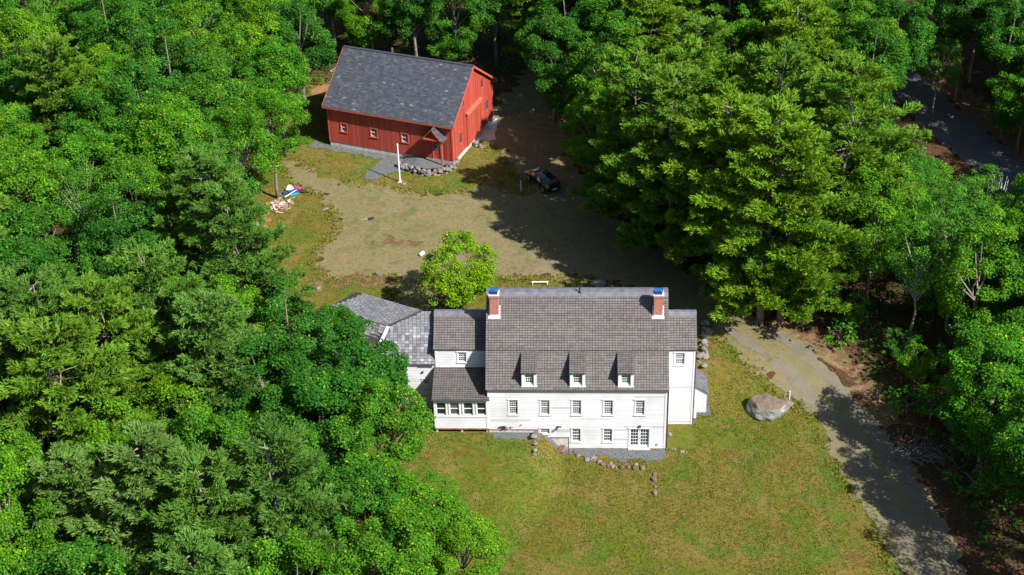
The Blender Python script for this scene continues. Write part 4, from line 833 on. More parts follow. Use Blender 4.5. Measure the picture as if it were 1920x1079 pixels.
stone_row('stone_pile', [(-10.2, -.3), (-10.17, -1.1), (-10.15, -1.8), (-10.14, -2.5)], 'narrow column of brown and white stones on the lawn below the basement window', .26, cat='stones', rust=.6, spread=.1, layers=2)
for (x, y, sx, sy, sz, rz, k, lab) in [(-8.1, -.45, .55, .45, .4, .3, 4, 'square reddish brown stone against the house wall below the first low window'),
        (-4.9, 20.9, .9, .5, .45, .2, 1, 'pale grey rock behind the roof ridge of the white house'),
        (-3.9, 20.4, .4, .35, .3, 1, 5, 'small brown rock right of the pale rock behind the white house'),
        (-6.6, 20.7, .3, .25, .15, 1, 0, 'small low stone in the grass strip behind the house ridge'),
        (-30.0, 20.3, .3, .22, .2, .5, 0, 'small white stone on the bare soil behind the angled garage'),
        (-37.4, 31.2, .3, .22, .2, .7, 1, 'pale stone in the grass just below the scrap wood heap'),
        (-37.2, 29.5, .32, .22, .2, .2, 2, 'second pale stone further below the scrap wood heap'),
        (-35.2, 25.7, .5, .18, .15, .3, 0, 'long pale stone on the left lawn near the wood edge'),
        (-31.3, 34.2, .4, .25, .1, .3, 3, 'flat grey stone at the left edge of the gravel yard'),
        (-24.05, 39.0, .3, .25, .18, .3, 0, 'pale round stone at the foot of the white flagpole'),
        (-.0 + 32, 38.8, 1.3, .8, .6, .4, 0, 'pale boulder half hidden in leaves beside the grey road'),
        (33.2, 36.9, 1.0, .6, .5, 1.1, 2, 'grey boulder nearer the bare birch stems by the road'),
        (35.6, 32.9, .9, .6, .6, 1.1, 1, 'grey white boulder at the right edge of the photo by the road'),
        (.45, 1.6, .22, .2, .28, 0, 0, 'small white stone standing in the grass at the downspout')]:
    o = stone(None, x, y, sx, sy, sz, rz, k); tag(o, label=lab, cat='stone'); o.name = 'rock'
# big boulder with flattened top
import bmesh
bm = bmesh.new(); bmesh.ops.create_icosphere(bm, subdivisions=5, radius=1)
rs = np.random.RandomState(8); D = rs.normal(size=(10, 3)); D /= np.linalg.norm(D, axis=1)[:, None]; D = np.vstack([D, [[0, 0, 1], [-.25, -.1, .96], [-.5, -.8, .35], [.1, -.9, .45]]]); CT = np.append(rs.uniform(.66, .9, 10), [.62, .66, .74, .78])
for v in bm.verts:
    p = np.array(v.co)
    for d, c_ in zip(D, CT):
        q = p@d
        if q > c_: p = p-d*(q-c_)*.9
    x, y, z = p
    x2 = x*1.85; k = max(0, x)
    y2 = y*(1.32-.95*k**1.2); z2 = z*(1.12-.62*k); x2 += .35*k
    nz = float(vnoise(x2+3, y2+z2*1.7, .55))*.26+float(vnoise(x2*1.3+z2, y2-z2*2, .2))*.12
    v.co = (x2*(1+nz*.4), y2*(1+nz), z2*(1+nz*.5))
me = bpy.data.meshes.new('boulder'); bm.to_mesh(me); bm.free(); me.materials.append(MATS['boulder_granite']); me.polygons.foreach_set('use_smooth', [True]*len(me.polygons))
bo = bpy.data.objects.new('boulder', me); C.objects.link(bo); bo.location = (8.4, 4.55, tz(8.4, 4.6)+.38); bo.rotation_euler = (0, 0, math.radians(10))
tag(bo, label='huge grey boulder with a brown flat top lying on the lawn by the driveway', cat='boulder')

# ------------------------------------------------------------------ small things
def pole(name, x, y, h, r0, r1, mat, label, cat, lean=(0, 0), base=None):
    z = tz(x, y); e = empty(name, (x, y, z), label=label, cat=cat); m_ = MB()
    m_.tube([(0, 0, -.2), (lean[0]*.5, lean[1]*.5, h*.5), (lean[0], lean[1], h)], [r0, (r0+r1)/2, r1], 8); m_.build('shaft', mat, e)
    m_ = MB(); m_.tube([(lean[0], lean[1], h), (lean[0], lean[1], h+r1*1.6)], [r1*1.5, r1*1.1], 8); m_.build('cap', mat, e)
    if base: m_ = MB(); m_.box(-base, base, -base, base, -.1, .08); m_.build('footing', 'concrete', e)
    return e
pole('flagpole', -24.48, 39.43, 4.2, .085, .065, 'white_paint', 'bare white flagpole standing on the grass in front of the red barn', 'flagpole', base=.2)
pole('marker_post', -12.39, 37.38, 1.25, .05, .04, 'white_paint', 'short white marker post in dappled shade beside the black car', 'post')
pole('marker_post', 10.2, 5.3, 1.2, .045, .04, 'white_paint', 'thin white marker post behind the right tip of the boulder', 'post')
# white bucket lying down and black bag
def thing_mesh(name, mb, mat, loc, label, cat, rz=0, bevel=0, **k):
    o = mb.build(name, mat, None, bevel=bevel, **k); o.location = loc; o.rotation_euler = (0, 0, rz); return tag(o, label=label, cat=cat)
e = empty('bucket', (-21.2, 25.8, tz(0, 30)+.02), .9, label='white bucket lying on its side on the gravel left of the small tree', cat='bucket')
m_ = MB(); m_.tube([(-.34, 0, .24), (.34, 0, .28)], [.20, .26], 14, cap=False); m_.tube([(-.34, 0, .24), (-.33, 0, .24)], [.2, .2], 14); m_.build('shell', 'white_paint', e)
m_ = MB(); m_.tube([(.34+.1*math.sin(a_)*0+.25*math.sin(a_), .26*math.cos(a_), .1) for a_ in [i*math.pi/8 for i in range(9)]], .012, 5); m_.build('handle', 'steel', e)
m_ = MB(); m_.tube([(.30, 0, .28), (.36, 0, .28)], [.275, .275], 14, cap=False); m_.build('rim', 'white_paint', e); e.scale = (.72, .72, .72)
e = empty('garden_cart', (-26.6, 32.3, tz(0, 30)+.02), .4, label='small black garden tool lying on the open gravel yard', cat='tool'); e.name = 'garden_tool'
m_ = MB(); m_.prism([(-.3, -.14, .02), (.1, -.2, .02), (.34, 0, .05), (.1, .2, .02), (-.3, .14, .02)], (0, 0, 0), (0, 0, .09)); m_.build('blade', 'black_iron', e)
m_ = MB(); m_.tube([(-.3, 0, .08), (-.55, .02, .16), (-1.0, .04, .10)], .022, 6); m_.build('handle', 'steel', e)
m_ = MB(); m_.box(-.75, .75, -.08, .08, 0, .04); m_.box(-.7, -.62, -.07, .07, -.3, 0); m_.box(.62, .7, -.07, .07, -.3, 0)
thing_mesh('bench', m_, 'trim_paint', (-10.2, 20.9, 1.85), 'low pale bench on the grass strip behind the left part of the ridge', 'bench', .02, bevel=.01)
# junk beside the wood edge
bx, by_ = -35.1, 37.3; bz = tz(bx, by_)+.02
m_ = MB(); rs = np.random.RandomState(2)
m_.tube([(0, 0, 0), (0, 0, .25), (.03, .02, .48), (.05, .03, .62)], [.38, .42, .26, .10], 10); thing_mesh('plastic_bag', m_, 'white_paint', (bx-.15, by_+.45, bz), 'white tied plastic bag on the junk heap at the wood edge', 'bag')
flat('magenta_plastic', (.50, .035, .14), .45); flat('teal_tarp', (.02, .22, .36), .5, var=.4, scale=5); flat('orange_plastic', (.75, .07, .02), .5); flat('navy_cloth', (.02, .03, .10), .8)
m_ = MB(); m_.tube([(-.75, 0, .12), (-.5, 0, .07), (.5, 0, .07), (.75, 0, .2)], [.10, .26, .26, .12], 8); o = thing_mesh('sled', m_, 'magenta_plastic', (bx+.55, by_+.75, bz+.15), 'bright pink plastic sled leaning on the junk heap', 'sled', -.6); o.scale = (.62, .75, .5)
e = empty('storage_tub', (bx+.35, by_-.25, bz), .5, label='blue plastic tub with folded sides in the junk heap', cat='tub')
m_ = MB(); m_.prism([(-.42, -.3, 0), (.42, -.3, 0), (.42, .3, 0), (-.42, .3, 0)], (0, 0, 0), (0, 0, .34)); m_.build('body', 'teal_tarp', e, bevel=.05)
m_ = MB(); m_.box(-.47, .47, -.35, .35, .34, .40); m_.build('lid', 'blue_metal', e, bevel=.02)
m_ = MB(); m_.prism([(-.6, -.25, .0), (.6, -.22, .0), (.55, .25, .0), (-.5, .3, .0)], (0, 0, 0), (.02, .0, .05)); thing_mesh('dark_board', m_, 'charcoal_rubber', (bx+1.05, by_+.25, bz+.12), 'black rubber sheet lying right of the pink sled', 'sheet', -.5)
m_ = MB(); m_.tube([(-.8, 0, .05), (.8, 0, .1)], .05, 8); thing_mesh('pipe_length', m_, 'white_paint', (bx+.15, by_-.75, bz+.3), 'white pipe length lying across the blue tub', 'pipe', .95)
m_ = MB(); m_.prism([(-.35, -.3, 0), (.4, -.2, 0), (.3, .35, 0), (-.3, .25, 0)], (0, 0, 0), (0, .03, .3)); thing_mesh('folded_cloth', m_, 'navy_cloth', (bx-.35, by_-.2, bz), 'dark navy bundle of cloth under the white bag', 'cloth', bevel=.06)
e = empty('toy_wagon', (-37.0, 34.9, tz(-37, 34.9)+.02), .5, label='small bright orange plastic toy truck under the wood edge', cat='toy')
m_ = MB(); m_.box(-.38, .38, -.22, .22, .14, .38); m_.box(-.32, .0, -.2, .2, .38, .6); m_.build('body', 'orange_plastic', e, bevel=.03)
for sx in (-.24, .24):
    for sy in (-.24, .24): m_ = MB(); m_.tube([(sx, sy-.03, .12), (sx, sy+.03, .12)], .12, 10); m_.build('wheel', 'charcoal_rubber', e)
e.scale = (.6, .6, .6)
# scrap wood: loose short boards and bricks
m_ = MB(); rs = np.random.RandomState(6)
for i in range(150):
    x = rs.normal(0, .62); y = rs.normal(0, .62); a = rs.rand()*3.14; l = rs.uniform(.08, .26)
    m_.obox((x, y, .05+.18*max(0, 1-abs(x))*rs.rand()), ((math.cos(a), math.sin(a), rs.uniform(-.2, .2)), (-math.sin(a), math.cos(a), 0), (0, 0, 1)), (l, .05, .03), rs.rand())
tinted('scrap_wood', [(0, (.18, .10, .07)), (.6, (.34, .20, .15)), (.8, (.45, .33, .26)), (1, (.75, .72, .68))], .85)
thing_mesh('scrap_wood_heap', m_, 'scrap_wood', (-35.7, 35.0, tz(-35.7, 35)+.02), 'spread heap of reddish and white broken wood pieces below the blue tub', 'wood heap')['kind'] = 'stuff'
# pale rails leaning near the back left corner of the barn
m_ = MB()
for k in range(4): m_.bar((-.9+.2*k, .2*k, .1+.12*k), (1.0+.1*k, .1-.15*k, .25+.1*k), .14, .05)
thing_mesh('lumber_stack', m_, 'trim_paint', (-33.8, 64.2, 1.55), 'few white boards stacked in the shade behind the barn left corner', 'lumber', -.2)
# dead brush pile
m_ = MB(); rs = np.random.RandomState(9)
for i in range(150):
    a = rs.rand()*3.14; x, y = rs.normal(0, 1.2), rs.normal(0, .9); l = rs.uniform(.6, 1.6); p = Vector((x, y, rs.uniform(.1, .9)*max(.25, 1-abs(x)/2.5)))
    d = Vector((math.cos(a)*l, math.sin(a)*l, rs.uniform(-.35, .45))); m_.tube([p-d*.5, p+Vector((rs.normal(0, .08), rs.normal(0, .08), .05)), p+d*.5], [.028, .02, .01], 4, cap=False)
flat('dead_twig', (.13, .11, .11), .9); thing_mesh('brush_pile', m_, 'dead_twig', (19.6, -.8, tz(19, -1.4)), 'heap of bare grey branches in the shade right of the driveway', 'brush pile')['kind'] = 'stuff'
# bare birch stems by the road
e = empty('bare_birch', (33.3, 35.6, tz(33, 35)), label='cluster of bare white birch stems by the grey road at the right', cat='tree')
for k in range(6):
    a = k*1.05; m_ = MB(); q = .5+.25*R_.random(); m_.tube([(.15*math.cos(a), .15*math.sin(a), 0), (q*math.cos(a), q*math.sin(a), 1.2), (q*1.2*math.cos(a+.2), q*1.2*math.sin(a+.2), 2.2+R_.random()*.8)], [.07, .055, .02], 6); m_.build('stem', 'white_paint', e)
e = empty('mailbox', (34.2, 37.4, tz(33, 35)), .4, label='x', cat='mailbox') if False else None

# ------------------------------------------------------------------ black car
car = empty('parked_car', (-10.25, 38.8, 1.56), 0, label='black hatchback parked in tree shade between the barn and the pines', cat='car')
hd = Vector((-2.54, 4.1, 0)).normalized(); car.rotation_euler = (0, 0, math.atan2(hd.y, hd.x))
# stations: x, bottom z, belt z, half width at belt, roof z, roof half width
ST = [(-2.20, .42, .72, .62, .78, .40), (-2.12, .30, .86, .80, .98, .58), (-1.95, .22, .93, .86, 1.10, .62), (-1.55, .20, .95, .89, 1.36, .62), (-1.0, .20, .94, .90, 1.45, .64), (-.3, .20, .93, .90, 1.48, .65), (.35, .20, .92, .90, 1.43, .63), (.9, .20, .91, .89, 1.16, .63), (1.25, .20, .90, .88, .99, .66), (1.7, .22, .84, .86, .89, .62), (2.05, .27, .74, .80, .78, .55), (2.22, .38, .60, .62, .62, .40)]
V = []; nr = 9
for (x, zb, zt, hw_, zr2, rw) in ST:
    V += [(x, -hw_*.93, zb), (x, -hw_*1.0, (zb+zt)/2), (x, -hw_, zt), (x, -rw, zr2-.05 if zr2 > zt+.1 else zr2), (x, 0, zr2+.02), (x, rw, zr2-.05 if zr2 > zt+.1 else zr2), (x, hw_, zt), (x, hw_, (zb+zt)/2), (x, hw_*.93, zb)]
Fs = []; G = []
for i in range(len(ST)-1):
    for k in range(nr-1):
        f = (i*nr+k, (i+1)*nr+k, (i+1)*nr+k+1, i*nr+k+1); Fs.append(f)
    Fs.append((i*nr+8, (i+1)*nr+8, (i+1)*nr, i*nr))
Fs += [tuple(range(nr))[::-1], tuple((len(ST)-1)*nr+k for k in range(nr))]
m_ = MB(); m_.add(V, Fs); bd = m_.build('body', 'car_paint', car, smooth=True, recalc=True)
md = bd.modifiers.new('s', 'SUBSURF'); md.levels = md.render_levels = 1
def gl(name, idx, off, lab=None):
    m2 = MB(); P = [Vector(V[i]) for i in idx]; c_ = sum(P, Vector())/len(P); n_ = (P[1]-P[0]).cross(P[2]-P[1]).normalized()
    if n_.dot(c_-Vector((c_.x*.5, 0, .6))) < 0: n_ = -n_
    m2.add([c_+(p-c_)*.86+n_*off for p in P], [tuple(range(len(P)))]); return m2.build(name, 'glass', car)
S_ = lambda i, k: i*nr+k
gl('windscreen', [S_(6, 3), S_(8, 3), S_(8, 5), S_(6, 5)], .035); gl('rear_window', [S_(2, 3), S_(3, 3), S_(3, 5), S_(2, 5)], .05)
for k0, k1 in ((2, 3), (6, 5)):
    for i in (3, 4, 5, 6): gl('side_window', [S_(i, k0), S_(i+1, k0), S_(i+1, k1), S_(i, k1)], .03)
for sx in (-1.38, 1.38):
    for sy in (-1, 1):
        m_ = MB(); m_.tube([(sx, sy*.70, .32), (sx, sy*.90, .32)], .32, 18); wh = m_.build('wheel', 'charcoal_rubber', car, bevel=.02)
        m_ = MB(); m_.tube([(sx, sy*.89, .32), (sx, sy*.915, .32)], [.21, .19], 12); m_.build('rim', 'steel', wh)
flat('red_lens', (.45, .01, .01), .2); 
for sy in (-.68, .68):
    m_ = MB(); m_.box(-2.19, -2.06, sy-.14, sy+.14, .74, .88); m_.build('tail_light', 'red_lens', car, bevel=.02)
    m_ = MB(); m_.box(2.02, 2.16, sy-.14, sy+.14, .60, .71); m_.build('headlight', 'flashing', car, bevel=.02)
m_ = MB(); m_.box(-2.245, -2.225, -.26, .26, .50, .64); m_.build('number_plate', 'white_paint', car)
for sy in (-1, 1): m_ = MB(); m_.box(.75, .93, sy*.98-.09, sy*.98+.09, .93, 1.06); m_.build('wing_mirror', 'car_paint', car, bevel=.03)
m_ = MB(); m_.bar((-1.3, -.55, 1.46), (.3, -.55, 1.5), .04, .04); m_.bar((-1.3, .55, 1.46), (.3, .55, 1.5), .04, .04); m_.build('roof_rail', 'steel', car)

# ------------------------------------------------------------------ trees
def _unit(a): return a/np.linalg.norm(a, axis=-1, keepdims=True)
def quads(P, Nn, size, rs, asp=.75):
    """a slightly folded leaf cluster card at each point"""
    n = len(P); r = _unit(rs.normal(size=(n, 3))); A = _unit(np.cross(Nn, r)); B = np.cross(Nn, A); s = size[:, None]
    V = np.stack([P-A*s, P-B*s*asp+Nn*s*.18, P+A*s, P+B*s*asp+Nn*s*.12], 1)
    return V.reshape(-1, 3)
def broad_crown(seed, r=4.2, H=15., zc=.62, hh=.36, nclump=105, per=300, leaf=(.060, .115), low=-.6, cr=(.62, 1.25)):
    rs = np.random.RandomState(seed); c0 = H*zc; h = H*hh
    # a few big limbs make lobes in the outline
    lob = _unit(rs.normal(size=(9, 3))+np.array([0, 0, .35])); la = rs.uniform(.10, .34, 9)
    PP = []; TT = []; NN = []; SS = []; cents = []
    k = 0
    while k < nclump:
        d = rs.normal(size=3); d /= np.linalg.norm(d)
        if d[2] < low: continue
        R = .80+sum(a*max(0, d@l)**6 for a, l in zip(la, lob))-.07
        u = rs.uniform(.42, 1)**.55*R
        p = d*u*np.array([r, r, h]); p[2] += c0
        if d[2] < 0: p[:2] *= 1-.25*abs(d[2])
        cents.append(p); q = rs.uniform(*cr)*(1.05-.25*u)
        m = int(per*(q/.95)**2)
        dd = _unit(rs.normal(size=(m, 3))+np.array([0, 0, .55])+.55*d); rad = q*rs.uniform(.55, 1.05, m)
        off = dd*rad[:, None]; off[:, 2] *= .72
        PP.append(p+off); NN.append(_unit(dd*.5+np.array([0, 0, .75])+rs.normal(size=(m, 3))*.50)); SS.append(rs.uniform(leaf[0], leaf[1], m))
        ct = rs.uniform(-.14, .14)
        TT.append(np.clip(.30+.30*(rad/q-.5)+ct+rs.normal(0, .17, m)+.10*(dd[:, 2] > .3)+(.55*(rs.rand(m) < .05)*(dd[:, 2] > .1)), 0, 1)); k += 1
    P = np.concatenate(PP); Nn = np.concatenate(NN); S = np.concatenate(SS); T = np.concatenate(TT)
    V = quads(P, Nn, S, rs); return V, np.arange(len(V)).reshape(-1, 4), np.repeat(T, 4), cents
def pine_crown(seed, r=4.2, H=19., nb=70, z0=.12, dens=1., up=.18, taper=.42, tuft=.36, bare=.3):
    """whorls of long limbs, each carrying flat fans of needle tufts towards its end"""
    rs = np.random.RandomState(seed); PP = []; DD = []; TT = []; cents = []; axis = rs.rand()*6
    lx, ly = rs.normal(0, .25, 2)
    for i in range(nb):
        t = (i+rs.rand())/nb; z = H*(z0+(1-z0-.03)*t)
        L = r*(1-t**2.2)**(taper*1.6)*(.66+.34*min(1, t/.15))*rs.choice([.6, .8, .95, 1.05, 1.22])+.5
        a = axis+i*2.39996+rs.normal(0, .3); el = up+.6*t**3+rs.normal(0, .09)
        d = np.array([math.cos(a), math.sin(a), math.tan(el)*.7]); o = np.array([lx*t, ly*t, z])
        cents.append((o, o+d*L*.8))
        nf = int(2+L*1.1)
        for f in range(nf):                       # fans along the limb, alternating sides
            u0 = bare+(1-bare)*(f+.6*rs.rand())/nf; s = (1 if f % 2 else -1)*rs.uniform(.3, .9)*(f < nf-1)
            fa = a+s; fl = rs.uniform(.75, 1.35)*(1.15-.3*t); fd = np.array([math.cos(fa), math.sin(fa), .16+.1*rs.normal()]); sd_ = np.array([-math.sin(fa), math.cos(fa), 0])
            nt = int(34*dens*fl); uu = rs.rand(nt)**.7; wd = .42*fl*np.sin(np.clip(uu, .05, 1)*2.7)+.06
            lat = rs.uniform(-1, 1, nt); base = o+d*L*min(u0, .97)
            P = base+fd*(uu*fl)[:, None]+sd_*(lat*wd)[:, None]+np.stack([np.zeros(nt), np.zeros(nt), rs.normal(.04, .07, nt)-.14*np.abs(lat)*wd+.12*uu*fl], -1)
            PP.append(P); DD.append(_unit(fd*.9+sd_*lat[:, None]*.8+np.array([0, 0, .35])+rs.normal(size=(nt, 3))*.22))
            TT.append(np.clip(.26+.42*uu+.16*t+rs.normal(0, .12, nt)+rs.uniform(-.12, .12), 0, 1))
    P = np.concatenate(PP); D = np.concatenate(DD); T = np.concatenate(TT); n = len(P); V = []
    for k in range(4):
        dd = _unit(D+rs.normal(size=(n, 3))*.42); s = (tuft*rs.uniform(.7, 1.25, n))[:, None]; w_ = _unit(np.cross(dd, rs.normal(size=(n, 3))))*.055
        V.append(np.stack([P-w_, P+w_, P+dd*s+w_*.35, P+dd*s-w_*.35], 1))
    V = np.concatenate(V).reshape(-1, 3)
    return V, np.arange(len(V)).reshape(-1, 4), np.tile(np.repeat(T, 4), 4), cents
def crown_mesh(name, data, mat):
    o = npmesh(name, data[0], data[1], data[2], mat); me = o.data; bpy.data.objects.remove(o); return me
def trunk_mesh(H, r0, cents, mat, seed, pine=False, nl=14, dead=0):
    rs = np.random.RandomState(seed); m_ = MB()
    top = H*(.97 if pine else .72); pts = [(rs.normal(0, .05)*i, rs.normal(0, .05)*i, top*i/6) for i in range(7)]; pts[0] = (0, 0, -.5)
    m_.tube(pts, [r0*1.25]+[r0*(1-i/6.6) for i in range(1, 7)], 8)
    if pine:
        for o, e in cents[::3]: m_.tube([o, (o+e)/2+np.array([0, 0, -.05]), e], [.07, .045, .02], 4, cap=False)
        for i in range(dead):
            z = H*rs.uniform(.15, .85); a = rs.rand()*6.28; l = rs.uniform(1.2, 3.0); m_.tube([(0, 0, z), (l*.5*math.cos(a), l*.5*math.sin(a), z+.3), (l*math.cos(a+.2), l*math.sin(a+.2), z+rs.uniform(.3, 1.2))], [.05, .035, .015], 4, cap=False)
    else:
        for i in rs.choice(len(cents), nl, replace=False):
            c_ = np.array(cents[i]); z = min(top*.95, max(H*.22, c_[2]*.62)); b_ = np.array([0, 0, z])
            m_.tube([b_, (b_+c_)/2+np.array([0, 0, -.25]), c_], [r0*.45, r0*.28, r0*.08], 5, cap=False)
    o = m_.build('trunk', mat, None, smooth=True); me = o.data; bpy.data.objects.remove(o); return me
PROTO = {}
def proto(sp, k, gen, leafm, barkm, r0, H, r, pine=False, dead=0):
    d = gen; PROTO.setdefault(sp, []).append((crown_mesh('crown', d, leafm), trunk_mesh(H, r0, d[3], barkm, 50+k, pine, dead=dead), H, r))
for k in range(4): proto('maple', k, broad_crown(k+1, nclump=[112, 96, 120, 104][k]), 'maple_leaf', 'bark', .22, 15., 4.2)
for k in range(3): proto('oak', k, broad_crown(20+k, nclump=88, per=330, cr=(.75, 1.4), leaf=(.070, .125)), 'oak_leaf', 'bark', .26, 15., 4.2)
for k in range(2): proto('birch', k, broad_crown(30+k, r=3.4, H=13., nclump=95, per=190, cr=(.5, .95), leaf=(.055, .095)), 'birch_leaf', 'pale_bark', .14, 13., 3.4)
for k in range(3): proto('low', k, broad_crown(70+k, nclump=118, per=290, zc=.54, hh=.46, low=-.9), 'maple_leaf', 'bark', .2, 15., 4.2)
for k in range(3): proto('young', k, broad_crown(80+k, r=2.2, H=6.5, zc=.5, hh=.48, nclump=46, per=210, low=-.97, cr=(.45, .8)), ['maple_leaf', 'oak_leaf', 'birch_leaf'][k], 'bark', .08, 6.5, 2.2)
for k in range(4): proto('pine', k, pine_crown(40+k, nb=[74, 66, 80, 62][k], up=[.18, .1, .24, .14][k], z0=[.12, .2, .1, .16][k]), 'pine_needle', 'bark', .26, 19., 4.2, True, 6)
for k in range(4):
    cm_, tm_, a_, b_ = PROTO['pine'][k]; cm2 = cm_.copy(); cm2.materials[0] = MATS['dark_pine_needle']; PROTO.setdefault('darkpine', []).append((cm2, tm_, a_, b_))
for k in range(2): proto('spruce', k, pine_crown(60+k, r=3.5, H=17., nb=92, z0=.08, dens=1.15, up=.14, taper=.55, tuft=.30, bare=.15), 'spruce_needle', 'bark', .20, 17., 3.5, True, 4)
def plant(sp, x, y, H, r, label, k, rz, group=None, name=None, lean=0):
    cm, tm, H0, r0 = PROTO[sp][k % len(PROTO[sp])]
    e = empty(name or {'maple': 'maple_tree', 'oak': 'oak_tree', 'birch': 'birch_tree', 'pine': 'pine_tree', 'darkpine': 'pine_tree', 'low': 'maple_tree', 'young': 'young_tree', 'spruce': 'spruce_tree'}[sp], (x, y, tz(x, y)), rz, label=label, cat='tree', group=group)
    e.scale = (r/r0, r/r0, H/H0)
    for nm, me in (('trunk', tm), ('crown', cm)):
        o = bpy.data.objects.new(nm, me); C.objects.link(o); o.parent = e
    return e
